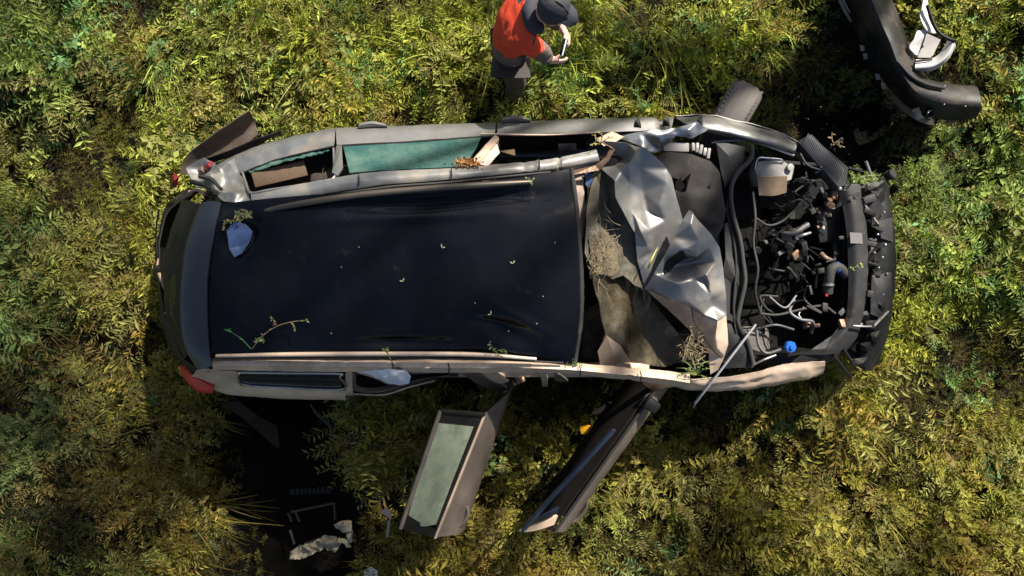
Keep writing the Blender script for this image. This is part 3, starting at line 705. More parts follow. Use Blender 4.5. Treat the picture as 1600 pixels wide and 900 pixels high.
d2 = side('front_door', SH3, BT3, SILVER, amp=0.003, ns=5, seed=3, ridge=.010, rs=6, n=34, dents=[dent(1035, 190, .9, .03, .08, .04)])
tube('window_seal', [(380, 270, .985), (440, 248, 1.0), (521, 229, 1.01)], 0.007, BLK, qp)
tube('window_seal', [(528, 229, 1.01), (600, 225, 1.01), (680, 220, 1.01), (772, 213, 1.01)], 0.008, BLK, d1)
tube('window_seal', [(752, 209, 1.01), (850, 211, 1.01), (935, 207, 1.0)], 0.006, WARMLIT, d2)
for px, py, par in ((582, 197, d1), (806, 188, d2)):
    h = panel('door_handle', [[(px - 24, py + 5, .90), (px, py + 3, .90), (px + 24, py + 4, .90)], [(px - 22, py - 1, .93), (px, py - 4, .935), (px + 22, py - 1, .93)], [(px - 20, py - 5, .91), (px, py - 8, .915), (px + 20, py - 4, .91)]], SILVER, par, 14, 7, 0.008)
CRU = [(392, 302, 1.26), (460, 289, 1.285), (525, 277, 1.29), (600, 267, 1.29), (715, 262, 1.28), (780, 256, 1.26), (860, 248, 1.22), (932, 233, 1.13)]
CRL = [(393, 326, 1.29), (470, 308, 1.315), (560, 294, 1.32), (600, 288, 1.32), (700, 280, 1.31), (780, 272, 1.29), (860, 264, 1.25), (937, 250, 1.15)]
mid = [tuple((a + b) / 2 for a, b in zip(p, q)) for p, q in zip(CRU, CRL)]; mid = [(a, b, c + 0.018) for a, b, c in mid]
panel('roof_side_rail', [CRU, mid, CRL, [(a, b + 8, c - .04) for a, b, c in CRL]], SILVER, car, 140, 11, 0.006, 0.002, 9, seed=8, ridge=.006, rs=8, lin=True, sharp=28, dents=[dent(875, 255, 1.24, .012, .05, .02), dent(820, 262, 1.26, .02, .05, .012), dent(840, 258, 1.25, .01, .05, -.01)])
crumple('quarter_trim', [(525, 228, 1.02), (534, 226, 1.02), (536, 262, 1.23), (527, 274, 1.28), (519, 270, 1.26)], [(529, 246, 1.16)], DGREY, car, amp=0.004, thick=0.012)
tube('quarter_window_frame', [(379, 270, 1.0), (384, 285, 1.12), (392, 301, 1.25), (420, 297, 1.27), (470, 289, 1.28), (520, 279, 1.28), (522, 255, 1.15), (521, 232, 1.02)], 0.008, BARE, qp)
panel('broken_glass_edge', [[(388, 267, .99), (430, 252, 1.0), (480, 241, 1.01), (514, 233, 1.01)], [(391, 270, 1.03), (432, 256, 1.05), (480, 244, 1.045), (512, 237, 1.05)]], TEAL, qp, 30, 3, 0.004, 0.012, 40)
panel('window_glass', [[(536, 228, 1.01), (600, 224, 1.01), (680, 219, 1.01), (752, 213, 1.01)], [(541, 248, 1.13), (600, 245, 1.13), (680, 240, 1.13), (742, 235, 1.12)], [(546, 270, 1.26), (600, 266, 1.27), (680, 262, 1.26), (722, 260, 1.25)]], TEAL, d1, 24, 8, 0.005, 0.002, 5)
crumple('broken_pillar', [(738, 250, 1.25), (757, 228, 1.1), (774, 210, 1.02), (780, 217, 1.03), (764, 236, 1.14), (749, 255, 1.26)], [(759, 232, 1.15)], PAPERP, car, amp=0.004, thick=0.014, cuts=2)
crumple('broken_pillar', [(747, 256, 1.22), (760, 233, 1.10), (777, 224, 1.06), (781, 238, 1.10), (763, 259, 1.23)], [(766, 242, 1.18)], mat('pale_trim', (0.42, 0.35, 0.30), 0.7, 0, (0.3, 0.25, 0.2), 15, .7), car, amp=0.006, thick=0.014, cuts=2)
panel('door_card', [[(782, 214, .995), (850, 212, .99), (928, 208, .98)], [(782, 232, .90), (850, 228, .90), (915, 224, .90)], [(782, 240, .6), (850, 236, .6), (915, 232, .6)]], TRIM, car, 16, 8, 0.02)
box('mirror_switch', (886, 230, .95), (0.12, 0.05, 0.03), GREYP, car, (0.3, 0, 0.05))
crumple('seat_belt_pillar', [(780, 236, .98), (804, 233, 1.0), (805, 243, 1.0), (790, 246, .98)], [(794, 240, 1.02)], BOARD, car, amp=.004, thick=.02, cuts=1)
box('boot_tray', (437, 272, 1.0), (0.34, 0.10, 0.02), BOARD, car, (0.1, 0.1, 0.25))

# right side (bottom of the photograph)
RC = [(332, 564, 1.29), (410, 563, 1.305), (480, 563, 1.31), (620, 566, 1.31), (760, 568, 1.30), (880, 571, 1.26), (960, 577, 1.17), (1040, 584, 1.06), (1078, 590, .98)]
RCl = [(332, 578, 1.24), (410, 580, 1.26), (480, 581, 1.265), (620, 582, 1.26), (760, 583, 1.25), (880, 584, 1.21), (960, 592, 1.11), (1035, 601, 1.0), (1078, 607, .92)]
midr = [(a[0], (a[1] + b[1]) / 2, max(a[2], b[2]) + 0.006) for a, b in zip(RC, RCl)]
panel('roof_side_rail', [[(a, b - 5, c - .03) for a, b, c in RC], RC, midr, RCl, [(a, b - 3, c - .06) for a, b, c in RCl]], WARMLIT, car, 150, 13, 0.006, 0.002, 8, seed=11, ridge=.005, rs=9, lin=True, sharp=28, dents=[dent(620, 573, 1.28, .015, .05, .016, .5), dent(668, 574, 1.28, .012, .05, -.01), dent(545, 572, 1.28, .012, .05, .014), dent(800, 576, 1.26, .12, .02, .014), dent(985, 586, 1.13, .02, .06, .012)])
RB = [(306, 582, 1.12), (345, 596, 1.0), (375, 603, .99), (460, 608, .98), (541, 610, .98)]
RS = [(300, 590, .95), (335, 610, .88), (380, 619, .86), (460, 624, .86), (541, 625, .86)]
panel('quarter_panel', [[(318, 576, 1.24), (340, 580, 1.23), (370, 581, 1.22), (370.5, 590, 1.12), (371, 598, 1.04)], [(306, 580, 1.14), (330, 591, 1.1), (352, 594, 1.08), (366, 598, 1.03), (376, 603, .99)], [(300, 590, .95), (320, 604, .92), (340, 610, .90), (362, 614, .90), (378, 616, .90)]], WARMLIT, car, 16, 14, 0.006, 0.005, 9)
qr = panel('quarter_panel', [RB, RS, down(RS, .6, 0.01), down(RS, .34, .05)], WARMLIT, car, 24, 14, 0.006, 0.006, 8, seed=14)
qg = panel('quarter_glass', [[(372, 584, 1.22), (440, 584, 1.23), (530, 585, 1.23)], [(380, 600, 1.0), (440, 604, .99), (534, 607, .985)]], mat('smoked_glass', (0.02, 0.019, 0.018), 0.2, 0, (0.05, 0.042, 0.035), 12, .8, coat=.4), car, 18, 5, 0.005)
tube('quarter_window_frame', [(374, 583, 1.235), (372, 590, 1.15), (382, 601, 1.01), (440, 605, 1.0), (535, 608, 1.0), (531, 590, 1.2), (528, 584, 1.245), (440, 583, 1.245), (376, 582, 1.24)], 0.007, BARE, qg, n=60)
tube('glass_rib', [(376, 588, 1.19), (450, 590, 1.19), (530, 592, 1.19)], 0.003, GREYP, qg)
tube('glass_rib', [(380, 595, 1.10), (450, 597, 1.10), (530, 599, 1.10)], 0.003, GREYP, qg)
panel('tail_light', [[(281, 572, 1.02), (297, 586, 1.03), (314, 595, 1.03), (333, 605, 1.01)], [(283, 584, .95), (294, 599, .95), (309, 612, .94), (332, 615, .94)], [(290, 588, .8), (300, 600, .8), (314, 606, .8), (330, 608, .8)]], mat('bright_red_lens', (.55, .012, .03), .3, 0, (.3, .01, .015), 8, .7), car, 14, 8, 0.012)
crumple('spoiler_mount', [(286, 560, 1.1), (300, 570, 1.14), (320, 577, 1.2), (326, 582, 1.2), (308, 584, 1.1), (292, 576, 1.02)], [(305, 577, 1.12)], BLK, car, amp=.006, cuts=2)
# rear door opening: pillar, seal, arch
panel('door_pillar', [[(540, 583, 1.24), (550, 584, 1.24)], [(540, 600, 1.06), (550, 602, 1.06)], [(541, 618, .92), (552, 617, .9)], [(541, 618, .5), (552, 612, .5)]], WARMLIT, car, 4, 12, 0.02)
panel('door_frame_seal', [[(548, 584, 1.2), (549, 605, .98), (560, 612, .86), (603, 609, .80), (640, 597, .72), (680, 587, .66), (716, 588, .62)],
                        [(555, 584, 1.18), (557, 600, .96), (568, 606, .84), (602, 603, .78), (636, 591, .70), (678, 581, .64), (716, 581, .60)]], mat('grey_seal', (0.16, 0.13, 0.105), 0.6, 0.1, (0.1, 0.085, 0.07), 14, .8), car, 50, 4, 0.02, 0.003, 20)
panel('wheel_arch', [[(552, 617, .8), (600, 618, .78), (640, 606, .70), (680, 596, .62)], [(556, 612, .6), (600, 612, .6), (640, 602, .55), (680, 594, .5)]], WARMLIT, car, 20, 4, 0.01)
panel('parcel_floor', [[(558, 590, .85), (620, 590, .82), (700, 586, .7)], [(558, 606, .75), (605, 604, .72), (660, 592, .6)]], TRIM, car, 10, 4, 0.02)
GS = mat('grey_tan_trim', (0.15, 0.12, 0.098), 0.45, 0.2, (0.09, 0.072, 0.06), 10, .8)
panel('b_pillar', [[(722, 583, 1.2), (738, 595, .95), (760, 606, .75), (788, 614, .62)], [(742, 582, 1.2), (756, 590, .97), (776, 601, .77), (800, 608, .62)]], GS, car, 16, 4, 0.02, 0.003, 20)
panel('b_pillar', [[(752, 583, 1.22), (764, 592, 1.0), (782, 600, .82), (800, 606, .7)], [(770, 582, 1.22), (781, 588, 1.02), (794, 596, .84), (808, 600, .72)]], WARMLIT, car, 16, 4, 0.02, 0.003, 20)
box('hinge', (812, 594, .78), (0.06, 0.035, 0.08), COPPER, car, (0, 0.2, 0.4))
box('belt_reel', (796, 600, .80), (0.05, 0.05, 0.07), BLK, car, (0.2, 0, 0.4))
panel('pillar_stub', [[(843, 584, 1.15), (846, 592, .9), (847, 604, .5)], [(853, 584, 1.15), (856, 592, .9), (856, 604, .5)]], WARMLIT, car, 8, 3, 0.015)
panel('pillar_stub', [[(866, 585, 1.1), (868, 594, .9), (876, 597, .8)], [(874, 585, 1.1), (884, 592, .9), (888, 596, .8)]], GS, car, 8, 3, 0.012)
tube('rubber_seal', [(345, 559.5, 1.325), (480, 558.5, 1.345), (620, 559.5, 1.345), (760, 561.5, 1.335), (880, 567, 1.285)], .006, DRUB, car)
for px, py, z in ((612, 572, 1.30), (700, 574, 1.30), (905, 578, 1.24), (1000, 587, 1.13)):
    tube('seam', [(px, py - 7, z + .012), (px + 2, py, z + .018), (px + 1, py + 9, z - .035)], .0035, BLK, car)
for px, py, z in ((560, 282, 1.325), (705, 271, 1.315), (842, 257, 1.265)):
    tube('seam', [(px, py - 9, z - .01), (px + 1, py, z + .012), (px, py + 9, z + .006)], .0035, BLK, car)
tube('rubber_seal', [(395, 330, 1.315), (470, 313, 1.335), (600, 293, 1.335), (700, 285, 1.325), (780, 277, 1.305), (860, 269, 1.265)], .007, DRUB, car)
# front right wing
RF = panel('front_wing', [[(1046, 590, .96), (1100, 594, .97), (1170, 584, .94), (1235, 569, .90), (1290, 566, .84)],
                     [(1042, 600, .93), (1100, 603, .94), (1170, 597, .92), (1240, 584, .88), (1290, 576, .80)],
                     [(1048, 606, .84), (1108, 613, .84), (1180, 608, .82), (1244, 597, .78), (1288, 587, .72)],
                     [(1055, 604, .5), (1110, 606, .5), (1180, 602, .5), (1240, 592, .5), (1280, 584, .5)]], WARMLIT, car, 60, 20, 0.006, 0.005, 7, seed=21, ridge=.03, rs=5, dents=[dent(1190, 596, .9, .08, .02, .02, .3), dent(1130, 604, .9, .10, .02, .016, .15), dent(1060, 598, .95, .02, .05, .02)])
crumple('wing_tip', [(1236, 566, .8), (1268, 546, .8), (1300, 524, .78), (1322, 500, .76), (1318, 530, .72), (1300, 560, .70), (1270, 572, .74)], [(1290, 545, .80)], GREYP, car, amp=.012, cuts=3)

# left front wing, cowl wreckage
panel('front_wing', [[(1056, 182, .86), (1100, 180, .88), (1140, 186, .88), (1180, 196, .86), (1220, 207, .84), (1246, 222, .80)],
                     [(1070, 192, .95), (1108, 192, .96), (1148, 200, .96), (1190, 211, .94), (1226, 220, .91), (1246, 228, .86)],
                     [(1088, 202, .965), (1110, 203, .975), (1150, 211, .975), (1192, 222, .955), (1226, 231, .925), (1244, 236, .87)],
                     [(1090, 207, .91), (1112, 209, .92), (1152, 218, .92), (1192, 228, .90), (1224, 236, .87), (1242, 240, .83)]], SILVER, car, 60, 18, 0.006, 0.003, 6, seed=23, ridge=.014, rs=6)
FWL = [(1056, 182, .86), (1100, 180, .86), (1140, 186, .86), (1180, 196, .84), (1220, 207, .82), (1246, 222, .78)]
panel('wing_lower', [FWL, down(FWL, .66, -.02)], SILVER, car, 24, 4, 0.006, 0.01, 7)
tube('wing_lip', [(1112, 223, .86), (1140, 220, .88), (1170, 220, .88), (1205, 230, .87), (1240, 243, .83)], 0.009, BARE, car)
crumple('torn_scuttle', [(958, 214, 1.0), (1000, 206, 1.02), (1060, 200, 1.0), (1090, 190, 1.0), (1106, 203, 1.0), (1082, 216, .97), (1056, 212, 1.0), (1036, 233, .95), (1022, 240, .95), (1006, 230, 1.02), (985, 222, 1.0)],
        [(1030, 212, 1.04), (1078, 203, 1.04), (1018, 226, .96)], BARE, car, cuts=4, amp=.012, ns=14, seed=31, sharp=60, relax=2)
crumple('torn_scuttle', [(930, 216, 1.12), (956, 206, 1.04), (975, 214, 1.04), (958, 224, 1.1), (944, 228, 1.14)], [(950, 216, 1.12)], PAPERP, car, cuts=2, amp=.008)
for px, py, a in ((995, 192, .3), (1040, 189, -.5), (1093, 189, .8)):
    crumple('tear_hole', [(px - 7, py + 9, .955), (px - 3, py - 4, .945), (px + 4, py - 9, .94), (px + 6, py + 2, .95), (px + 7, py + 8, .96)], [(px, py, .975)], BLK, car, cuts=2, amp=.008, thick=.008)
crumple('torn_strip', [(888, 268, 1.18), (930, 258, 1.16), (946, 246, 1.18), (953, 232, 1.17), (938, 222, 1.14), (960, 234, 1.20), (950, 252, 1.20), (936, 266, 1.17), (895, 273, 1.17)], [], COPPER, car, cuts=2, amp=.004, thick=.006)
crumple('dark_pocket', [(940, 262, 1.09), (954, 238, 1.12), (980, 250, 1.15), (976, 258, 1.14), (958, 262, 1.13)], [], BLK, car, cuts=1, amp=.003)
box('fuse_box', (1055, 231, .93), (0.17, 0.06, 0.06), mat('pale_plastic', (0.24, 0.23, 0.225), 0.6, 0, (0.15, 0.14, 0.135), 12, .6), car, (0, .05, -.02), bev=.008)
for k in range(5):
    box('connector', (1082 + 6 * k, 231 + 2.5 * k + rnd.uniform(-2, 2), .94), (0.022, rnd.uniform(.05, .075), .05), MATS['pale_plastic'] if k % 2 == 0 else STEEL, car, (0, 0, rnd.uniform(-.2, .2)))

# dashboard top seen through the missing screen
panel('scuttle_board', [[(888, 274, 1.10), (892, 320, 1.12), (903, 372, 1.12)], [(912, 268, 1.08), (914, 320, 1.10), (916, 370, 1.10)]], mat('mottled_board', (0.30, 0.24, 0.20), 0.8, 0, (0.18, 0.13, 0.10), 18, .9, col3=(.09, .07, .055), n3=16, t3=.6), car, 12, 5, 0.008, 0.006, 18)
crumple('blue_shard', [(914, 268, 1.11), (922, 264, 1.13), (926, 284, 1.13), (920, 296, 1.12), (915, 288, 1.11)], [], PALEB, car, cuts=1, amp=.004)
# windscreen: dirty, crazed laminated sheet hanging in the opening
crumple('windscreen', [(936, 262, 1.14), (962, 284, 1.10), (985, 340, .98), (1000, 420, .88), (1020, 470, .84), (1060, 520, .80), (1085, 560, .80), (1040, 574, .80), (984, 566, .92), (938, 569, 1.02), (934, 549, 1.06), (947, 522, 1.10), (934, 460, 1.16), (923, 419, 1.19), (914, 396, 1.19), (916, 330, 1.16), (922, 290, 1.14)],
        [(950, 330, 1.06), (962, 400, 1.03), (972, 470, 1.04), (980, 530, 1.03), (962, 525, 1.08), (945, 410, 1.12), (1010, 520, .84), (990, 470, .92), (1000, 540, .88)], DIRTYG, car, thick=.006, cuts=6, amp=.004, ns=9, seed=41, sharp=60, relax=2, ridge=.03, rs=5)
crumple('screen_corner', [(934, 549, 1.07), (948, 524, 1.11), (970, 540, 1.06), (986, 566, .97), (938, 571, 1.04)], [(958, 552, 1.07)], mat('tan_film', (.20, .155, .11), .6, 0, (.13, .10, .07), 8, .8), car, cuts=2, amp=.004)
# bonnet: two torn, folded pieces
crumple('bonnet_fold', [(936, 264, 1.13), (962, 284, 1.20), (966, 308, 1.23), (980, 336, 1.19), (994, 364, 1.12), (998, 400, 1.05), (1007, 452, 1.0), (992, 446, 1.04), (975, 430, 1.08), (958, 436, 1.12), (940, 425, 1.15), (924, 416, 1.19), (914, 396, 1.195), (917, 330, 1.17), (924, 290, 1.15)],
        [(945, 300, 1.12), (950, 340, 1.10), (965, 370, 1.12), (940, 370, 1.17), (980, 410, 1.06)], mat('shaded_muddy_silver', (.075, .068, .05), .5, .35, (.04, .037, .027), 6, .8, col3=(.14, .11, .07), n3=5, t3=.6, bump=.15), car, cuts=6, amp=.004, ns=9, seed=45, relax=2, ridge=.018, rs=5, thick=.004, sharp=60)  # paint darkened for shade on the folded-down face, mud blotches over it
bn1 = crumple('bonnet', [(941, 221, 1.16), (982, 224, 1.22), (1003, 229, 1.28), (1024, 246, 1.25), (1041, 263, 1.20), (1050, 278, 1.18), (1058, 310, 1.14), (1068, 346, 1.09), (1054, 392, 1.04), (1036, 420, 1.01), (1009, 454, 1.0), (996, 408, 1.08), (992, 364, 1.17), (978, 336, 1.25), (963, 308, 1.29), (961, 282, 1.25), (938, 262, 1.12), (960, 258, 1.14), (972, 248, 1.14)],
        [(992, 236, 1.30), (983, 255, 1.25), (970, 268, 1.22), (1000, 262, 1.20), (985, 288, 1.18), (1004, 300, 1.13), (1010, 330, 1.11), (1014, 360, 1.19), (1030, 322, 1.17), (1042, 286, 1.20), (988, 330, 1.21), (1002, 364, 1.20), (1012, 386, 1.13), (1040, 345, 1.12), (1022, 392, 1.08), (1014, 424, 1.06)], SILVER, car, thick=.004, cuts=9, amp=.002, ns=7, seed=43, sharp=60, smooth=.0, relax=2, ridge=.010, rs=3.6)
bn2 = crumple('bonnet', [(1007, 452, 1.04), (1022, 428, 1.10), (1036, 404, 1.14), (1052, 372, 1.18), (1066, 345, 1.22), (1077, 328, 1.24), (1084, 333, 1.24), (1097, 349, 1.20), (1113, 368, 1.16), (1125, 387, 1.13), (1131, 419, 1.1), (1134, 455, 1.09), (1136, 492, 1.07), (1138, 538, 1.02), (1132, 558, .99), (1122, 578, .97), (1110, 585, .95), (1107, 555, .95), (1098, 540, .95), (1082, 520, .92), (1060, 500, .94), (1042, 483, .97)],
        [(1066, 390, 1.22), (1036, 426, 1.10), (1040, 436, 1.13), (1062, 412, 1.03), (1089, 402, 1.21), (1080, 410, 1.05), (1092, 376, 1.22), (1080, 350, 1.27), (1104, 430, 1.17), (1098, 438, 1.11), (1060, 442, 1.14), (1084, 436, 1.12), (1110, 462, 1.13), (1122, 500, 1.13), (1113, 478, 1.07), (1108, 440, 1.15), (1020, 454, 1.07), (1046, 466, 1.10), (1075, 474, 1.10), (1100, 492, 1.11), (1086, 500, 1.02), (1108, 515, 1.04), (1118, 528, 1.08), (1120, 545, 1.05), (1118, 410, 1.13), (1108, 390, 1.17)], [SILVER, WARMLIT], car, thick=.004, cuts=8, amp=.002, ns=7, seed=47, sharp=60, smooth=.0, relax=2, ridge=.012, rs=3.6)
# its lower fold takes the paint with warm light in its colour
_dl = [W(*p) for p in ((1005, 452, 1.04), (1020, 456, 1.07), (1046, 468, 1.10), (1075, 477, 1.10), (1100, 495, 1.11), (1122, 503, 1.13), (1145, 488, 1.07))]
for p in bn2.data.polygons:
    c = p.center + BASE[bn2.name]
    for q0, q1 in zip(_dl, _dl[1:]):
        if q0.x <= c.x < q1.x and c.y < q0.y + (q1.y - q0.y) * (c.x - q0.x) / (q1.x - q0.x): p.material_index = 1
def drape(name, pts, m, parent, objs, lift=.004, **kw):
    return crumple(name, [surf(objs, *p, lift) for p in pts], [], m, parent, **kw)
drape('fold_shade_patch', [(1037, 420), (1047, 404), (1062, 392), (1076, 391), (1088, 401), (1084, 407), (1072, 404), (1058, 412), (1046, 424), (1039, 429)], BLK, bn2, [bn2], cuts=1, amp=0, thick=.002)  # black patch draped on the sheet, painting the shade inside its fold
tube('bonnet_crack', [(1080, 476, 1.085), (1084, 500, 1.055), (1096, 520, 1.055), (1112, 545, 1.02), (1128, 560, 1.0)], 0.003, BLK, car)
# felt liner and plastic of the bulkhead
crumple('bonnet_liner', [(1022, 245, 1.0), (1043, 237, 1.02), (1079, 240, 1.02), (1110, 252, 1.0), (1125, 270, .99), (1129, 298, .98), (1135, 328, .97), (1130, 354, .96), (1118, 374, .96), (1085, 360, .96), (1056, 352, .97), (1050, 313, 1.0), (1044, 275, 1.0)],
        [(1080, 270, 1.05), (1100, 310, 1.04), (1061, 290, .95), (1066, 283, 1.03), (1111, 289, 1.0), (1090, 340, 1.02), (1072, 300, 1.04)], FELT, car, cuts=4, amp=.012, ns=8, seed=51, thick=.012, sharp=60)
lathe('liner_clip', [(0, .012), (.006, .012), (.006, .004)], (1111, 289, 1.02), (0, 0, 1), BLK, car, 12)
crumple('liner_tear', [(1055, 284, 1.025), (1064, 277, 1.045), (1070, 292, 1.045), (1062, 300, 1.03), (1056, 296, 1.02)], [], BLK, car, cuts=1, amp=.004)
crumple('bulkhead_panel', [(1119, 224, .93), (1166, 225, .92), (1161, 254, .92), (1143, 277, .92), (1133, 293, .92), (1126, 265, .93)], [(1140, 245, .95)], GREYP, car, cuts=3, amp=.008, thick=.02)
crumple('bulkhead_panel', [(1132, 350, .93), (1142, 345, .93), (1160, 400, .92), (1166, 429, .91), (1160, 455, .91), (1154, 480, .91), (1152, 508, .91), (1168, 532, .90), (1177, 555, .90), (1178, 574, .89), (1132, 576, .90), (1128, 500, .92), (1128, 430, .92), (1134, 400, .93)], [(1146, 430, .94), (1140, 500, .94), (1155, 550, .93)], GREYP, car, cuts=3, amp=.008, thick=.02, seed=3)
tube('weather_strip', [(1174, 226, .95), (1173, 248, .95), (1151, 272, .95), (1142, 298, .95), (1145, 334, .95), (1156, 374, .95), (1161, 410, .94), (1164, 440, .94), (1157, 475, .93), (1153, 505, .93), (1168, 535, .92), (1177, 568, .92)], 0.016, DRUB, car, n=70, seg=10)
tube('weather_strip', [(1142, 300, .93), (1136, 330, .93), (1146, 372, .93), (1150, 420, .93), (1146, 480, .93), (1150, 520, .92)], 0.010, GREYP, car)

# engine bay tub
def quadwall(name, a, b, z0, z1, m, t=0.02):
    A, B = Vector(a), Vector(b)
    return panel(name, [[Vector((A.x, A.y, z1)), Vector((B.x, B.y, z1))], [Vector((A.x, A.y, z0)), Vector((B.x, B.y, z0))]], m, car, 10, 4, t, 0.01, 6)
quadwall('bulkhead', (1.38, -.5), (1.38, .92), .3, .88, BLK)
quadwall('inner_wing', (1.38, .88), (2.25, .80), .35, .82, BLK)
quadwall('inner_wing', (1.42, -.48), (2.2, -.44), .35, .80, BLK)
box('engine_tray', Vector((1.9, .2, .30)), (1.1, 1.25, .05), OILY, car)
box('engine_block', Vector((1.80, 0.18, .44)), (0.58, .62, .26), OILY, car, bev=.03, amp=.012)
ec = box('engine_cover', Vector((1.78, 0.26, .585)), (0.40, .44, .05), MATS['oily_metal'], car, (0.05, .04, .1), bev=.02)
for k in range(4): box('cover_rib', Vector((1.66 + .08 * k, .26, .612)), (.02, .32, .012), MATS['oily_metal'], ec, (0.05, .04, .1))
# tank with strap
tk = crumple('coolant_tank', [(1180, 266, .86), (1185, 253, .86), (1224, 251, .86), (1240, 262, .85), (1236, 280, .85), (1228, 283, .85), (1186, 284, .85)], [(1205, 266, .885)], TANK, car, cuts=2, amp=.006, thick=0.0, skirt=.16, sharp=40)
panel('tank_label', [[(1183, 276, .872), (1206, 276, .885), (1230, 275, .868)], [(1186, 305, .82), (1207, 306, .825), (1229, 301, .82)]], mat('brown_plate', (0.21, 0.145, 0.09), .7, 0, (.13, .09, .06), 20, .8), tk, 8, 4, .01, .004, 20)
tube('tank_strap', [(1179, 268, .84), (1184, 248, .90), (1200, 247, .90), (1220, 249, .89), (1224, 254, .87)], .006, CHROME, car)
lathe('tank_cap', [(0, .022), (.02, .024), (.022, .015)], (1233, 262, .86), (0.2, 0, 1), TANK, car, 14)
# headlight: ribbed reflector box
mat('rib_grey', (.13, .13, .132), .4, .3, (.08, .08, .08), 12, .7)
hl = crumple('headlight', [(1247, 221, .82), (1268, 210, .84), (1284, 226, .85), (1304, 243, .845), (1326, 262, .83), (1322, 290, .81), (1310, 292, .81), (1278, 256, .825)], [], mat('lamp_grey', (.05, .05, .052), .4, .1, (.03, .03, .03), 10, .7), car, cuts=2, amp=.003, thick=0.0, skirt=.12, sharp=40)
ax = (W(1322, 276, .83) - W(1258, 216, .84)); 
for k in range(26):
    t = (k + .6) / 26.6; c = W(1258, 216, .846).lerp(W(1317, 275, .83), t) + Vector((0, 0, .003)); hw = 0.036 + .006 * sin(t * 3)
    dv = Vector((ax.y, -ax.x, 0)).normalized()
    box('reflector_rib', c, (hw * 2, .005, .005), MATS['rib_grey'], hl, (0, .1, math.atan2(dv.y, dv.x) + .35), bev=.002)
lathe('headlight_bolt', [(0, .012), (.01, .012), (.014, .006)], (1312, 295, .84), (0, 0, 1), CHROME, car, 10)
# slam panel and bumper carrier
cm = panel('slam_panel', [[(1310, 298, .76), (1320, 340, .78), (1325, 400, .78), (1325, 467, .78), (1318, 505, .77), (1298, 527, .76), (1265, 548, .74)],
                     [(1326, 298, .80), (1336, 340, .81), (1340, 400, .81), (1339, 460, .81), (1332, 500, .80), (1312, 530, .79), (1278, 556, .77)],
                     [(1342, 300, .77), (1352, 345, .78), (1355, 400, .78), (1353, 455, .78), (1346, 500, .77), (1328, 540, .75), (1290, 568, .73)],
                     [(1342, 300, .66), (1352, 345, .66), (1355, 400, .66), (1353, 455, .66), (1346, 500, .66), (1328, 540, .65), (1290, 568, .65)]], GREYP, car, 44, 14, .012, .008, 8, seed=61)
panel('panel_sticker', [[(1328, 363, .822), (1347, 364, .813)], [(1329, 380, .822), (1348, 381, .813)]], mat('grey_sticker', (.13, .12, .12), .6, 0, (.08, .08, .08), 40, .7), cm, 5, 5, .003)
panel('bumper_beam', [[(1356, 288, .68), (1363, 340, .70), (1366, 400, .70), (1364, 460, .70), (1356, 515, .69), (1338, 570, .66)],
                      [(1374, 282, .69), (1382, 340, .71), (1386, 400, .71), (1384, 460, .71), (1374, 520, .70), (1350, 578, .67)],
                      [(1386, 276, .62), (1395, 340, .64), (1400, 400, .64), (1397, 460, .64), (1388, 520, .63), (1362, 580, .60)],
                      [(1380, 280, .40), (1390, 340, .40), (1394, 400, .40), (1392, 460, .40), (1382, 520, .40), (1358, 576, .40)]], BLK, car, 44, 14, .012, .010, 9, seed=63)
box('radiator', Vector((2.36, .22, .50)), (.16, 1.0, .38), BLK, car, bev=.01)
panel('grille_backing', [[(1338, 296, .60), (1348, 340, .62), (1350, 400, .62), (1348, 460, .62), (1340, 505, .62), (1318, 548, .60)], [(1368, 286, .64), (1378, 340, .66), (1382, 400, .66), (1380, 460, .66), (1370, 518, .65), (1346, 572, .62)], [(1382, 282, .50), (1390, 340, .50), (1394, 400, .50), (1392, 460, .50), (1384, 518, .50), (1356, 574, .50)]], BLK, car, 30, 8, .01, .012, 10)
r2 = random.Random(5)
for k in range(6):      # ribs and clips between slam panel and beam
    yy = 308 + k * 37 + r2.uniform(-14, 14); bend = ((yy - 410) / 130.0) ** 2 * 9
    box('carrier_rib', (1361 - bend + r2.uniform(-2, 2), yy, .76), (r2.uniform(.04, .10), r2.uniform(.012, .05), .04), BLK if k % 2 else GREYP, car, (0, r2.uniform(-.2, .2), r2.uniform(-.4, .4)), bev=.004)
for k, (px, py) in enumerate(((1371, 367), (1382, 383), (1365, 395), (1378, 402), (1372, 418), (1385, 428), (1379, 460), (1366, 345), (1356, 328), (1381, 332))):
    lathe('carrier_clip', [(0, .009), (.012, .008), (.016, .004)], (px, py, .735), (r2.uniform(-.3, .3), r2.uniform(-.3, .3), 1), STEEL if k % 3 else CHROME, car, 10)
crumple('carrier_plate', [(1352, 306, .74), (1366, 300, .76), (1382, 325, .74), (1372, 343, .72), (1360, 330, .74)], [], GREYP, car, cuts=2, amp=.01, thick=.006)
crumple('carrier_plate', [(1362, 430, .745), (1392, 425, .73), (1394, 470, .72), (1380, 500, .72), (1360, 490, .74)], [(1376, 460, .76)], GREYP, car, cuts=2, amp=.01, thick=.006)
crumple('carrier_plate', [(1372, 345, .74), (1394, 340, .71), (1397, 378, .71), (1376, 372, .74)], [], GREYP, car, cuts=2, amp=.01, thick=.006)
r5 = random.Random(17)
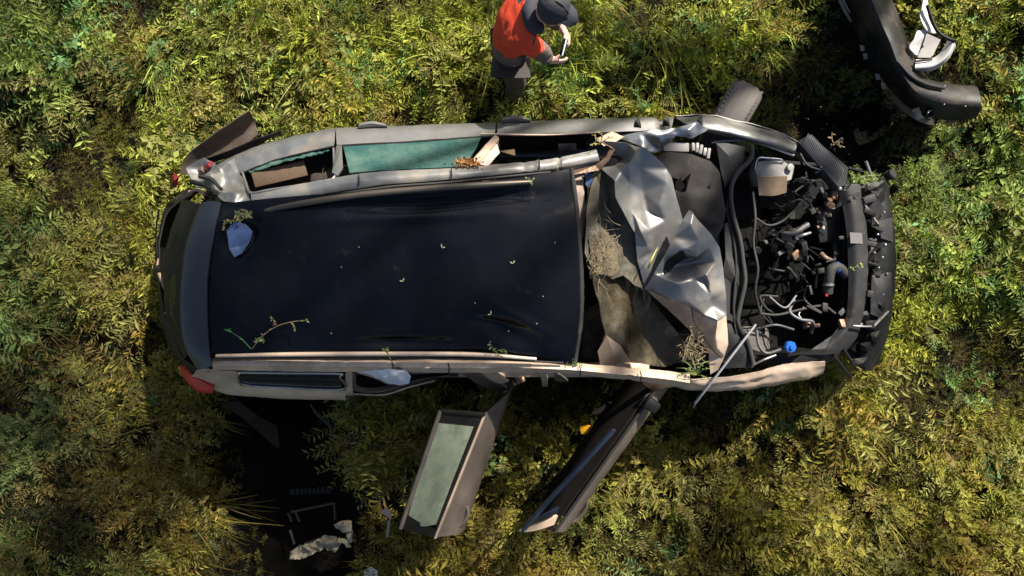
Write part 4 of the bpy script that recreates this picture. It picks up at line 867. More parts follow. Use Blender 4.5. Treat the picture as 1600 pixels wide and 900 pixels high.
for k in range(16):     # broken ribs and jagged edges of the carrier
    yy = 292 + k * 18 + r5.uniform(-5, 5); bend = ((yy - 405) / 130.0) ** 2 * 8; x0 = 1366 - bend + r5.uniform(-8, 14); w = r5.uniform(7, 16); h = r5.uniform(8, 15)
    crumple('carrier_plate', [(x0 - w, yy - h * .6, .73), (x0 + w * r5.uniform(.3, 1), yy - h, .71), (x0 + w, yy + h * r5.uniform(.0, .6), .69), (x0 + w * .2, yy + h, .71), (x0 - w * r5.uniform(.4, 1), yy + h * .5, .73)], [(x0, yy, .735 + r5.uniform(0, .03))], r5.choice((BLK, BLK, GREYP)), car, cuts=1, amp=.01, ns=20, thick=.005, seed=k)
for (a, b) in (((1345, 312), (1372, 350)), ((1331, 506), (1364, 508)), ((1362, 512), (1388, 486)), ((1325, 262), (1348, 268)), ((1353, 252), (1362, 276)), ((1318, 545), (1340, 580)), ((1300, 552), (1330, 590))):
    tube('carrier_strut', [(*a, .76), (*b, .74)], [.012, .009], BLK if b[0] < 1360 else STEEL, car, seg=6)
lathe('horn', [(0, .03), (.05, .036), (.06, .03), (.06, .012)], (1384, 276, .62), (0.5, .2, .8), GREYP, car, 20)
panel('lower_corner', [[(1330, 545, .66), (1345, 560, .62), (1350, 580, .56)], [(1352, 520, .62), (1372, 545, .58), (1368, 572, .54)], [(1386, 495, .58), (1392, 505, .5), (1376, 560, .4)]], BLK, car, 10, 8, .008, .012, 12, seed=66)
tube('chrome_trim', [(1388, 484, .68), (1382, 496, .68), (1372, 506, .67)], .008, CHROME, car)
tube('chrome_trim', [(1333, 509, .82), (1348, 510, .81), (1363, 510, .77)], .007, CHROME, car)
# hoses, pipes, wiring
Z = .80
tube('hose', [(1187, 514, Z), (1198, 510, Z + .03), (1215, 508, Z + .04), (1240, 515, Z)], .008, HOSE, car)
tube('hose', [(1182, 516, Z), (1186, 540, Z + .02), (1198, 552, Z + .03), (1220, 546, Z + .03)], .011, HOSE, car)
tube('hose', [(1200, 462, .72), (1226, 481, .76), (1244, 462, .72)], .008, HOSE, car, n=14)
tube('hose', [(1241, 469, .7), (1234, 487, .76), (1250, 499, .78), (1270, 503, .76), (1267, 520, .7)], .011, HOSE, car)
tube('hose', [(1256, 480, .7), (1248, 492, .74), (1258, 502, .74), (1274, 510, .70)], .006, STEEL, car)
tube('bent_rod', [(1178, 570, .86), (1194, 562, .88), (1212, 555, .86)], .008, STEEL, car)
lathe('blue_cap', [(0, .036), (.03, .040), (.038, .036), (.04, .016), (.052, .014)], (1232, 541, .82), (.1, -.1, 1), BLUEP, car, 8, 20)
tube('prop_rod', [(1086, 630, .80), (1116, 592, 1.0), (1181, 507, 1.0)], [.009, .008, .008], mat('pale_rod', (.62, .61, .60), .4, .3, (.45, .43, .4), 20, .6), car, n=3)
lathe('rod_tip', [(0, .012), (.03, .012), (.034, .006)], (1086, 631, .765), (-.5, -.7, .2), BLK, car, 10)
tube('intake_pipe', [(1293, 458, .74), (1295, 435, .77), (1299, 421, .78), (1310, 418, .77), (1322, 430, .74)], .034, DRUB, car, n=24, seg=14)
for px, py in ((1294, 445), (1308, 418)): lathe('pipe_clamp', [(-.008, .036), (-.008, .038), (.008, .038), (.008, .036)], (px, py, .767), (0, 1, 0) if px < 1300 else (1, .1, 0), STEEL if px < 1300 else BLUEP, car, 18)
lathe('red_plug', [(0, .008), (.010, .008)], (1291, 461, .77), (0, -.3, 1), mat('red_plastic', (.55, .03, .015), .5), car, 10)
tube('metal_pipe', [(1220, 363, .75), (1234, 365, .78), (1246, 361, .79), (1262, 351, .76)], [.012, .014, .020, .02], ALU, car)
tube('metal_pipe', [(1244, 371, .74), (1256, 367, .76), (1266, 364, .74)], .011, STEEL, car)
tube('metal_pipe', [(1283, 397, .74), (1290, 403, .77), (1300, 407, .76)], [.02, .014], COPPER, car)
tube('metal_pipe', [(1275, 450, .7), (1276, 435, .72), (1281, 420, .72)], .008, COPPER, car)
r3 = random.Random(12)
for k in range(48):     # small castings and connectors in the bay
    px = r3.choice((r3.gauss(1232, 16), r3.gauss(1295, 14), r3.gauss(1250, 40), r3.gauss(1270, 25))); py = r3.gauss(375, 12) if px < 1260 else r3.uniform(300, 510)
    px = min(1316, max(1182, px)); py = min(520, max(290, py))
    box('casting', (px, py, r3.uniform(.70, .77)), (r3.uniform(.02, .07), r3.uniform(.012, .05), r3.uniform(.02, .06)), r3.choice((OILY, GREYP, BLK, COPPER, ALU, BLK, BLK, GREYP, COPPER, BLK, DRUB)), car, (r3.uniform(-.5, .5), r3.uniform(-.5, .5), r3.uniform(0, 3)), bev=.004, amp=.004)
for k in range(16):
    px, py = r3.uniform(1190, 1310), r3.uniform(290, 500); q = [(px, py, r3.uniform(.6, .72))]
    for j in range(3): px += r3.uniform(-28, 28); py += r3.uniform(-24, 24); q.append((min(1318, max(1180, px)), min(520, max(290, py)), r3.uniform(.66, .78)))
    tube('cable', q, r3.uniform(.004, .009), r3.choice((BLK, BLK, DRUB, OILY)), car)
for q in ([(1240, 285, .8), (1255, 278, .84), (1268, 290, .80)], [(1262, 300, .78), (1268, 285, .82), (1284, 283, .82), (1290, 296, .78)], [(1250, 240, .82), (1262, 258, .84), (1282, 266, .82)], [(1234, 320, .74), (1248, 312, .78), (1258, 320, .76), (1244, 326, .74)], [(1242, 300, .8), (1252, 292, .8), (1262, 286, .8)]):
    tube('wiring', q, .007, r3.choice((DRUB, GREYP, HOSE)), car)
for k in range(14):
    box('bracket', (r3.uniform(1240, 1310), r3.uniform(258, 305), r3.uniform(.76, .82)), (r3.uniform(.02, .05), r3.uniform(.01, .025), .02), r3.choice((STEEL, BLK, ALU, GREYP)), car, (r3.uniform(-.5, .5), r3.uniform(-.5, .5), r3.uniform(0, 3)), bev=.003)
tube('radiator_hose', [(1322, 300, .72), (1306, 330, .66), (1304, 380, .62), (1308, 400, .66)], .022, DRUB, car)
mat('grey_black_casting', (.012, .012, .0125), .5, .1, (.02, .019, .018), 16, .8, bump=.3)
tube('wiring_loom', [(1176, 300, .82), (1180, 340, .84), (1177, 380, .82), (1184, 420, .83), (1180, 455, .82), (1188, 490, .80)], .010, DRUB, car)
tube('wiring_loom', [(1180, 340, .84), (1200, 352, .80), (1222, 346, .76), (1240, 330, .74)], .008, DRUB, car)
tube('wiring_loom', [(1188, 490, .80), (1215, 492, .78), (1250, 484, .74), (1285, 478, .74), (1305, 490, .74)], .009, DRUB, car)
box('filter_box', (1288, 350, .60), (.20, .26, .16), MATS['grey_black_casting'], car, (.05, .1, .15), bev=.025)
box('battery', Vector((1.66, -.24, .48)), (.26, .18, .2), OILY, car, bev=.01)
box('strut_tower', (1212, 340, .56), (.16, .16, .16), MATS['oily_metal'], car, taper=.75, bev=.02)

# wheels
def wheel(c, axis, up_spin=0.0, par=car):
    w = .115
    tyre = lathe('wheel', [(-w * .6, .20), (-w * .94, .23), (-w * 1.04, .265), (-w * 1.0, .295), (-w * .86, .318), (-w * .62, .331), (-w * .30, .337), (w * .30, .337), (w * .62, .331), (w * .86, .318), (w * 1.0, .295), (w * 1.04, .265), (w * .94, .23), (w * .6, .20)], c, axis, RUBBER, par, 64, 60)
    q = Vector(axis).normalized().to_track_quat('Z', 'Y').to_matrix().to_4x4(); bm = bmesh.new()
    for s in range(60):     # shoulder tread blocks and centre ribs
        for sd_ in (-1, 1):
            m4 = Matrix.Rotation(2 * pi * (s + .25 * sd_) / 60, 4, 'Z') @ Matrix.Translation((.3215, 0, sd_ * .084)) @ Euler((0, sd_ * .5, .15 * sd_)).to_matrix().to_4x4() @ Matrix.Diagonal((.008, .027, .040, 1))
            bmesh.ops.create_cube(bm, size=1, matrix=m4)
    bm.transform(Matrix.Translation(V(c)) @ q); finish('tread_block', bm_to_mesh(bm), RUBBER, tyre, False)['kind'] = 'stuff'
    for h in (-.045, 0, .045): lathe('tread_rib', [(h - .017, .334), (h - .017, .3395), (h + .017, .3395), (h + .017, .334)], c, axis, RUBBER, tyre, 64)
    rim = lathe('rim', [(-w * .62, .205), (-w * .7, .19), (-w * .2, .17), (w * .2, .16), (w * .45, .05), (w * .55, .045)], c, axis, STEEL, tyre, 32)
    return tyre
wheel(W(1133, 200, .42), (0.86, -0.51, 0.16))
wheel(Vector((1.55, -.40, .335)), (0.1, -1, 0))
wheel(Vector((-1.45, .86, .335)), (0, 1, 0))
wheel(Vector((-1.45, -.44, .335)), (0, -1, 0))

# open doors on the right side
def door(name, top, belt, bulge, glass, handle_at, m, label):
    """top, belt: pairs of end points of frame top and window sill; bulge: outer skin row"""
    T0, T1 = V(top[0]), V(top[1]); B0, B1 = V(belt[0]), V(belt[1]); K0, K1 = V(bulge[0]), V(bulge[1])
    nrm = (B1 - B0).cross(Vector((0, 0, 1))).normalized()
    if nrm.x < 0: nrm = -nrm                      # outward face looks to the front of the car
    low = lambda p, z, d: Vector((p.x, p.y, z)) + nrm * d
    sk = panel(name, [[B0, B0.lerp(B1, .5), B1], [K0, K0.lerp(K1, .5), K1], [low(K0, .55, .0), low(K0.lerp(K1, .5), .55, .01), low(K1, .55, .0)], [low(K0, .26, -.05), low(K0.lerp(K1, .5), .26, -.05), low(K1, .26, -.05)]], m, car, 26, 16, .006, .004, 6, seed=71)
    sk['label'] = label
    inn = -nrm
    panel('door_lining', [[B0 + inn * .03, B0.lerp(B1, .5) + inn * .03, B1 + inn * .03], [low(B0, .75, -.085), low(B0.lerp(B1, .5), .72, -.11), low(B1, .75, -.085)], [low(B0, .3, -.06), low(B0.lerp(B1, .5), .3, -.07), low(B1, .3, -.06)]], TRIM, sk, 16, 10, .015, .004, 8)
    tube('sill_trim', [B0 + Vector((0, 0, .008)), B0.lerp(B1, .5) + Vector((0, 0, .008)), B1 + Vector((0, 0, .008))], .010, WARMLIT if glass else GREYP, sk, seg=6)
    # window frame: front post, top, rear post
    if glass:
        tube('window_frame', [B0.lerp(T0, .02), B0.lerp(T0, .5), T0], .016, BLK, sk)
        tube('window_frame', [T0, T0.lerp(T1, .5), T1], .013, GS, sk)
        panel('window_post', [[T1, T1.lerp(T0, .13)], [T1.lerp(B1, .5), T1.lerp(B1, .5).lerp(T0.lerp(B0, .5), .08)], [B1, B1.lerp(B0, .06)]], BLK, sk, 5, 8, .015)
        panel('window_post', [[T0, T0.lerp(T1, .10)], [B0, B0.lerp(B1, .10)]], BLK, sk, 4, 8, .015)
        g = lambda a, b: (T0.lerp(T1, a)).lerp(B0.lerp(B1, a), b)
        o = panel('window_glass', [[g(.09, .06), g(.4, .06), g(.7, .06), g(.90, .10)], [g(.09, .5), g(.4, .5), g(.7, .5), g(.94, .5)], [g(.09, .86), g(.4, .86), g(.7, .87), g(.90, .88)]], GREENG, sk, 24, 12, .005, .001, 4)
        panel('glass_seal', [[g(.05, .88), g(.5, .90), g(.92, .91)], [g(.05, .99), g(.5, .99), g(.95, .99)]], BLK, sk, 12, 3, .01)
    h = V(handle_at); t = (B1 - B0).normalized()
    tube('door_handle', [h - t * .11 - nrm * .02, h - t * .05 + nrm * (.045 if glass else .02), h + t * .04 + nrm * (.045 if glass else .02), h + t * .11 - nrm * .02], .015, GS, sk, flat=1.3)
    return sk, nrm
door('open_rear_door', [(688, 642, 1.30), (626, 826, 1.26)], [(757, 648, .98), (680, 840, .94)], [(796, 612, .80), (722, 832, .76)], True, (717, 805, .80), GS, 'open rear passenger door with green tinted window')
fd, nrm = door('open_front_door', [(985, 640, 1.30), (818, 832, 1.22)], [(1022, 612, .95), (866, 832, .90)], [(1046, 604, .84), (886, 828, .80)], False, (905, 800, .80), GS, 'open front door with empty window frame')
panel('window_frame', [[(958, 672, 1.24), (898, 737, 1.26), (848, 791, 1.25), (816, 830, 1.20)], [(963, 673, 1.23), (903, 739, 1.25), (853, 793, 1.24), (822, 829, 1.19)]], mat('blue_black_frame', (.015, .024, .045), .3, .2, (.008, .01, .016), 9, .8, coat=.3), fd, 24, 4, .02, .003, 10)
tube('window_seal', [(955, 676, 1.22), (890, 745, 1.24), (840, 800, 1.22), (816, 832, 1.18)], .007, BLK, fd)
panel('window_frame', [[(814, 832, 1.18), (838, 829, 1.08), (866, 820, .95)], [(826, 822, 1.18), (846, 818, 1.06), (872, 806, .95)]], WARMLIT, fd, 10, 4, .02)
panel('window_post', [[(826, 822, 1.20), (850, 812, 1.10), (870, 802, 1.0)], [(832, 814, 1.20), (855, 803, 1.10), (874, 793, 1.0)]], MATS['blue_black_frame'], fd, 8, 3, .015)
panel('window_channel', [[(1010, 628, .93), (950, 710, .91), (880, 800, .88)], [(985, 640, .80), (925, 722, .78), (860, 800, .75)], [(975, 640, .5), (915, 722, .5), (850, 800, .5)]], TRIM, fd, 14, 8, .015, .008, 10)
box('mirror_stub', (1018, 633, .98), (.10, .08, .06), BLK, fd, (.1, .1, -.6), bev=.02)
tube('cable', [(1024, 612, .9), (1010, 618, .98), (1000, 632, .96)], .008, BLK, fd)

# ------------------------------------------------------------------ torn off parts and litter
bp = empty('torn_bumper', W(1420, 110, 0), 'black torn-off plastic car bumper lying bent in the grass', 'bumper')
L_ = [(1525, 186, .18), (1470, 187, .20), (1425, 172, .22), (1390, 140, .22), (1360, 95, .22), (1338, 50, .22), (1315, 0, .22), (1295, -60, .22), (1282, -120, .22)]
M_ = [(1533, 166, .37), (1478, 160, .39), (1434, 147, .43), (1407, 112, .46), (1388, 65, .47), (1370, 25, .47), (1354, -15, .47), (1332, -70, .45), (1317, -125, .41)]
R_ = [(1528, 138, .30), (1480, 133, .33), (1447, 126, .36), (1430, 100, .37), (1414, 68, .37), (1402, 32, .37), (1388, -5, .37), (1368, -65, .37), (1352, -122, .35)]
R2 = [(1520, 134, .16), (1478, 130, .18), (1449, 122, .2), (1434, 98, .2), (1418, 66, .2), (1406, 30, .2), (1392, -6, .2), (1372, -66, .2), (1356, -123, .2)]
BUMP = mat('bumper_plastic', (0.011, 0.0105, 0.0105), 0.5, 0.0, (0.02, 0.018, 0.016), 6, 0.7, col3=(0.07, 0.055, 0.042), n3=3.4, t3=0.60, bump=.08, bscale=40, spec=.3)
bs = panel('bumper_skin', [L_, M_, R_, R2], BUMP, bp, 70, 18, .006, .008, 6, seed=81)
panel('bumper_lip', [[(1388, 150, .30), (1410, 172, .31), (1436, 190, .30), (1460, 196, .26)], [(1396, 148, .33), (1418, 168, .34), (1440, 182, .33), (1460, 186, .29)]], mat('brown_lip', (.10, .075, .055), .5, 0, (.06, .045, .035), 12, .8), bp, 16, 4, .01, .004, 16)
lathe('fog_lamp_socket', [(0, .034), (.03, .038), (.035, .03), (.01, .022), (.01, .002)], (1448, 178, .30), (.3, -.4, .85), BLK, bp, 20)
crumple('bracket', [(1426, 172, .37), (1436, 168, .39), (1442, 184, .36), (1432, 188, .34)], [], ALU, bp, cuts=1, amp=.006)
tube('reinforcing_rib', [(1402, 96, .47), (1424, 120, .46), (1448, 132, .43), (1475, 138, .40)], [.008, .016, .012], GREYP, bp)
tube('edge_trim', [(1312, 0, .26), (1322, 20, .27), (1330, 34, .27)], [.014, .010], ALU, bp)
tube('edge_trim', [(1308, -30, .25), (1318, 0, .28), (1328, 20, .28)], .006, STEEL, bp)
for (px, py, z) in ((1347, 75, .34), (1371, 120, .34), (1380, 134, .33), (1352, 88, .33)):
    crumple('chip', [(px - 4, py - 5, z), (px + 3, py - 4, z + .01), (px + 4, py + 4, z), (px - 2, py + 5, z)], [], ALU, bp, cuts=1, amp=.004)
for k in range(7): lathe('clip', [(0, .006), (.006, .004)], ((1445, 131), (1476, 134), (1400, 115), (1508, 166), (1475, 163), (1428, 130), (1450, 176))[k] + (.40,), (0, 0, 1), CHROME, bp, 8)

tr = empty('broken_trim', W(1455, 75, 0), 'broken silver grey plastic trim piece beside the torn bumper', 'trim piece')
PT = mat('pale_grey_plastic', (.46, .45, .44), .5, .1, (.34, .33, .32), 8, .7, col3=(.2, .17, .13), n3=7, t3=.66)
panel('arm', [[(1443, -6, .42), (1440, 14, .42), (1438, 26, .42), (1447, 46, .43), (1460, 52, .42)], [(1450, -6, .40), (1450, 14, .40), (1450, 24, .41), (1456, 40, .42), (1466, 50, .41)]], PT, tr, 20, 4, .01, .003, 20)
panel('arm', [[(1433, 48, .40), (1428, 62, .42), (1421, 74, .42), (1431, 86, .40)], [(1449, 46, .42), (1444, 60, .40), (1438, 74, .38), (1434, 86, .38)]], PT, tr, 16, 4, .01, .003, 20)
panel('plate', [[(1448, 52, .34), (1442, 70, .33), (1433, 90, .33)], [(1470, 62, .31), (1464, 74, .31), (1456, 90, .32)]], mat('grey_grain_plastic', (.28, .27, .26), .7, 0, (.2, .19, .18), 20, .8), tr, 10, 6, .006)
panel('shell', [[(1431, 93, .38), (1457, 91, .39), (1471, 79, .40), (1481, 61, .41)], [(1430, 106, .44), (1460, 102, .46), (1480, 87, .47), (1491, 66, .46)], [(1432, 112, .36), (1458, 110, .37), (1480, 95, .38), (1494, 72, .38)]], PT, tr, 20, 10, .008, .002, 12)
tube('edge', [(1449, 8, .45), (1456, 30, .45), (1466, 50, .46), (1480, 60, .47), (1493, 64, .46)], .012, BLK, tr)
tube('edge', [(1431, 96, .43), (1444, 94, .43), (1456, 93, .43)], .008, BLK, tr)

gz = lambda px, py, z=0.0: ground_z(W(px, py, z).x, W(px, py, z).y)
o = crumple('yellow_tag', [(906, 667, .34), (918, 665, .36), (935, 668, .36), (934, 679, .33), (908, 678, .32)], [], YEL, None, cuts=2, amp=.006, thick=.012); tag(o, 'small yellow plastic tag in the grass by the front door', 'tag')
o = crumple('plastic_shard', [(925, 645, .30), (946, 631, .33), (946, 640, .33), (930, 648, .30)], [], PAPERP, None, cuts=1, amp=.004); tag(o, 'pinkish plastic shard beside the open front door', 'shard')
o = crumple('trim_shard', [(932, 648, .28), (945, 645, .30), (944, 662, .27), (938, 661, .27)], [], GREYP, None, cuts=1, amp=.004); tag(o, 'small dark shard lying between the two open doors', 'shard')
o = box('module_box', (561, 682, gz(561, 682) + .28), (.17, .13, .07), GREYP, None, (.2, .15, .3), bev=.012, amp=.004); tag(o, 'dark grey plastic control box in the grass below the car', 'box')
o = box('bracket_bar', (577, 697, gz(577, 697) + .22), (.13, .025, .02), BOARD, None, (.1, 0, .55)); tag(o, 'narrow brown bar at the edge of the grey box', 'bar')
o = crumple('torn_foam', [(450, 866, .15), (470, 852, .18), (490, 846, .2), (506, 834, .22), (524, 838, .24), (540, 846, .2), (546, 858, .18), (534, 852, .17), (522, 866, .18), (506, 858, .2), (492, 866, .2), (470, 874, .16), (452, 876, .14)], [(500, 848, .26), (478, 858, .22), (526, 846, .26)], FOAM, None, cuts=5, amp=.02, ns=22, seed=7, thick=.012, ridge=.05, rs=14); tag(o, 'torn strip of pale foam at the mouth of the dark furrow', 'foam')
o = crumple('foam_scrap', [(521, 820, .24), (536, 812, .26), (550, 814, .24), (549, 832, .22), (540, 834, .22)], [(538, 822, .30)], FOAM, None, cuts=3, amp=.02, ns=22, seed=9, thick=.01); tag(o, 'upright beige foam scrap right of the torn foam strip', 'foam')
o = crumple('foam_scrap', [(541, 834, .2), (551, 828, .22), (549, 848, .2), (543, 850, .18)], [], FOAM, None, cuts=2, amp=.015, ns=22, thick=.01); tag(o, 'smallest foam scrap at the right rim of the dark furrow', 'foam')
fr = empty('metal_bracket', W(490, 815, -.15), 'bent dark bracket frame half sunk in the dark furrow', 'frame')
FR = mat('dull_frame', (.06, .055, .045), .7, .2, (.04, .035, .03), 12, .7)
zf = -.12
for a, b in (((455, 800), (523, 786)), ((522, 785), (524, 812)), ((450, 802), (456, 815)), ((462, 800), (468, 815)), ((453, 828), (460, 850)), ((476, 850), (505, 840))):
    tube('bar', [(*a, zf), (*b, zf + .01)], .010, FR, fr, seg=6)
o = empty('ribbed_strip', W(485, 765, -.2), 'dark ribbed plastic strip lying deep in the furrow', 'strip')
box('backing', (485, 767, -.165), (.34, .05, .02), BLK, o, (0, 0, .04))
for k in range(9): box('rib', (459 + k * 6.6, 769 - k * .6, -.14), (.012, rnd.uniform(.03, .06), .03), GREYP, o, (0, 0, rnd.uniform(-.2, .2)))
o = crumple('plastic_flap', [(345, 628, .45), (372, 626, .48), (405, 652, .42), (432, 665, .35), (437, 701, .2), (425, 694, .22), (392, 664, .36)], [(400, 662, .42)], MUDPAINT, None, cuts=3, amp=.01, thick=.008); o.data.materials[0] = mat('brown_black_plastic', (.016, .011, .008), .8, 0, (.03, .021, .015), 8, .8, spec=.08); tag(o, 'brown curved bumper flap hanging under the rear wing', 'panel')
o = tube('torn_strap', [(485, 632, .5), (498, 650, .45), (512, 662, .4), (522, 680, .3)], [.008, .012, .008], GREYP, None, flat=.5); tag(o, 'thin torn grey strap hanging below the rear wheel arch', 'strap')
o = crumple('bent_scrap', [(592, 800, .30), (604, 793, .33), (612, 800, .32), (611, 812, .30), (603, 806, .32)], [], PAPERP, None, cuts=2, amp=.01, thick=.008); tag(o, 'pinkish bent scrap left of the open rear door', 'scrap')
o = tube('pale_rod', [(608, 812, .28), (607, 824, .26), (605, 838, .22)], .012, FOAM, None); tag(o, 'short pale rod beside the pinkish bent scrap', 'rod')
o = crumple('pale_scrap', [(568, 893, .14), (580, 886, .16), (590, 892, .15), (590, 906, .12), (570, 906, .12)], [], CLOTHW, None, cuts=2, amp=.01); tag(o, 'whitish scrap at the bottom edge below the foam', 'scrap')
o = crumple('white_cloth', [(556, 580, 1.22), (572, 579, 1.28), (590, 578, 1.29), (606, 576, 1.30), (632, 579, 1.30), (642, 588, 1.27), (639, 599, 1.22), (622, 602, 1.20), (604, 598, 1.20), (592, 591, 1.22), (574, 586, 1.22)], [(614, 588, 1.28), (600, 586, 1.27)], CLOTHW, None, cuts=3, amp=.012, ns=18, thick=.004); tag(o, 'crumpled white cloth hanging from the rear door opening', 'cloth')
o = crumple('cardboard_flap', [(556, 582, 1.20), (576, 588, 1.15), (592, 594, 1.12), (604, 600, 1.10), (618, 601, 1.10), (604, 594, 1.13), (580, 583, 1.20)], [], PAPERP, None, cuts=2, amp=.006); tag(o, 'torn pinkish card under the white cloth', 'card')
o = crumple('sky_reflection', [(354, 360, 1.40), (366, 346, 1.41), (384, 350, 1.40), (395, 362, 1.395), (390, 378, 1.375), (378, 396, 1.375), (366, 402, 1.38), (358, 388, 1.385)], [(372, 366, 1.40), (376, 384, 1.37)], PALEB, None, cuts=3, amp=.006, ns=10, thick=.002); tag(o, 'pale blue sheet standing for the sky reflected on the rear left corner of the roof', 'reflection')  # pale blue sheet laid on for a sky reflection, put into colour and shape

# plants thrown onto the car
SPR = mat('sprig_green', (0.10, 0.17, 0.035), .55, 0, (0.16, 0.17, 0.05), 14, .8)
STRAW = mat('dry_straw', (0.28, 0.20, 0.10), .8, 0, (0.19, 0.13, 0.07), 14, .8)
def sprig(name, stems, m, label, leaf=.022, n=9, seed=0, cat='sprig', w=.004, group=None, rise=.02):
    r = random.Random(seed); g = Veg()
    for st in stems:
        P = cr([V(p) for p in st], 12); g.blade(P, w, (0, 0))
        for k in range(n):
            t = r.uniform(.25, 1); i = min(11, int(t * 11)); d = Vector((r.uniform(-1, 1), r.uniform(-1, 1), r.uniform(0, .9))).normalized()
            g.quadleaf(P[i], d, Vector((r.uniform(-.4, .4), r.uniform(-.4, .4), 1)), leaf * r.uniform(.6, 1.3), leaf * r.uniform(.3, .55), (0, 0))
    me = bpy.data.meshes.new(name); me.from_pydata([tuple(v) for v in g.v], [], g.f)
    o = finish(name, me, m, None, False); return tag(o, label, cat, group)
sprig('uprooted_weed', [[(394, 545, 1.39), (410, 525, 1.44), (432, 510, 1.46), (455, 503, 1.46), (480, 500, 1.45)], [(432, 508, 1.46), (428, 503, 1.46), (427, 498, 1.47)], [(456, 504, 1.46), (460, 510, 1.45), (459, 516, 1.44)]], STRAW, 'long curved weed stem lying on the rear of the black roof', .022, 3, 1, 'weed', .006)
sprig('green_foliage', [[(470, 502, 1.46), (480, 500, 1.47)], [(427, 506, 1.46), (427, 496, 1.47)], [(459, 508, 1.46), (459, 516, 1.46)], [(408, 528, 1.43), (415, 533, 1.44)], [(398, 535, 1.42), (402, 528, 1.43)]], SPR, 'green leaves along the long curved weed stem', .022, 6, 2, 'weed')
sprig('green_twig', [[(392, 545, 1.40), (378, 530, 1.44), (360, 518, 1.45)], [(362, 519, 1.45), (352, 516, 1.45)]], mat('fresh_green', (.05, .22, .06), .5, 0, (.09, .2, .06), 20, .7), 'short bright green twig next to the long weed stem', .02, 5, 3, 'twig', .006)
sprig('leaf_sprig', [[(612, 562, 1.36), (606, 552, 1.43), (600, 544, 1.45)], [(606, 552, 1.42), (608, 545, 1.44)]], SPR, 'small leafy sprig on the lower roof rail above the cloth', .024, 7, 4)
sprig('leaf_sprig', [[(780, 556, 1.37), (770, 544, 1.41), (764, 536, 1.42)], [(772, 550, 1.38), (786, 546, 1.40), (790, 552, 1.39)]], SPR, 'leafy sprig on the lower roof rail near the front', .022, 9, 5)
sprig('leaf_sprig', [[(893, 574, 1.33), (884, 570, 1.34), (880, 576, 1.32)], [(895, 572, 1.33), (905, 568, 1.32), (908, 574, 1.30)], [(894, 570, 1.33), (896, 560, 1.34)]], SPR, 'leafy sprig at the front lower corner of the roof', .02, 7, 6)
sprig('leaf_sprig', [[(378, 352, 1.42), (372, 338, 1.44), (366, 328, 1.43)], [(376, 345, 1.43), (390, 334, 1.42), (392, 340, 1.41)], [(372, 340, 1.43), (352, 350, 1.42), (346, 358, 1.42)], [(374, 338, 1.43), (384, 326, 1.42)]], mat('pale_weed', (.19, .19, .07), .7, 0, (.12, .13, .04), 14, .8), 'pale green weed caught on the crushed rear corner', .026, 16, 7)
sprig('leaf_sprig', [[(832, 290, 1.38), (828, 282, 1.40), (820, 275, 1.40)], [(830, 285, 1.39), (836, 276, 1.40)]], SPR, 'tiny green sprig at the front end of the upper roof rail', .018, 6, 8)
sprig('grass_tuft', [[(938, 225, 1.15), (932, 214, 1.20), (924, 210, 1.20)], [(938, 225, 1.16), (940, 212, 1.22), (936, 204, 1.22)], [(938, 225, 1.16), (950, 216, 1.21), (960, 218, 1.20)], [(938, 225, 1.16), (928, 224, 1.2), (922, 228, 1.19)]], mat('yellow_weed', (.24, .20, .06), .7, 0, (.14, .15, .04), 14, .8), 'yellowish grass tuft on the bent left screen pillar', .02, 8, 9, 'grass tuft', .006)
sprig('grass_tuft', [[(1090, 586, 1.0), (1086 + 14 * cos(a), 578 - 14 * sin(a), 1.06), (1086 + 30 * cos(a), 578 - 22 * sin(a), 1.03)] for a in (0.1, .7, 1.2, 1.8, 2.4, 3.0, 3.5, 5.6)], SPR, 'green grass tuft sticking up under the torn bonnet', .02, 4, 10, 'grass tuft', .009)
sprig('bent_stalk', [[(1322, 296, .84), (1334, 282, .90), (1350, 275, .92), (1376, 274, .90)], [(1350, 276, .92), (1354, 284, .90)], [(1366, 274, .92), (1370, 284, .90)], [(1346, 278, .92), (1342, 286, .90)]], SPR, 'green bent stalk lying across the front of the engine bay', .03, 4, 11, 'stalk', .014)
sprig('leaf_sprig', [[(1325, 421, .86), (1336, 417, .88), (1348, 416, .88)], [(1340, 418, .88), (1346, 410, .88)]], mat('lime_leaf', (.22, .26, .07), .6), 'lime green sprig on the front panel beside the grey pipe', .026, 8, 12)
sprig('torn_weed', [[(1320, 230, .8), (1302, 222, .86), (1300, 206, .84)], [(1306, 222, .86), (1318, 220, .84)], [(1296, 232, .8), (1304, 224, .85), (1316, 214, .84)]], STRAW, 'dry torn weed hanging off the front corner by the headlight', .03, 4, 13, 'weed', .008)
sprig('yellow_grass', [[(1012, 420, 1.12), (1018, 406, 1.16), (1028, 386, 1.14)]], mat('blade_yellow', (.36, .34, .06), .6), 'yellow grass blade stuck in the fold of the torn bonnet', .01, 0, 14, 'grass blade', .014)
# dry roots on the screen
r4 = random.Random(3); g = Veg()
for k in range(150):
    px, py = r4.gauss(943, 13), r4.gauss(398, 22); a = r4.uniform(0, 6.28); l = r4.uniform(12, 34)
    z0 = r4.uniform(1.17, 1.24)
    q = [W(px, py, z0), W(px + l * .5 * cos(a) + r4.uniform(-5, 5), py + l * .5 * sin(a) + r4.uniform(-5, 5), z0 + .012), W(px + l * cos(a), py + l * sin(a), z0 - .01)]
    q = [Vector(v) for v in q]
    if max(abs(v.x - W(943, 398, 1.2).x) for v in q) > .11: continue
    g.blade(cr(q, 6), .004, (0, 0))
me = bpy.data.meshes.new('root_clump'); me.from_pydata([tuple(v) for v in g.v], [], g.f)
o = finish('root_clump', me, mat('dry_root', (.17, .135, .075), .9, 0, (.10, .08, .045), 20, .8), None, False); tag(o, 'tangle of dry roots and earth stuck on the dirty windscreen', 'roots')
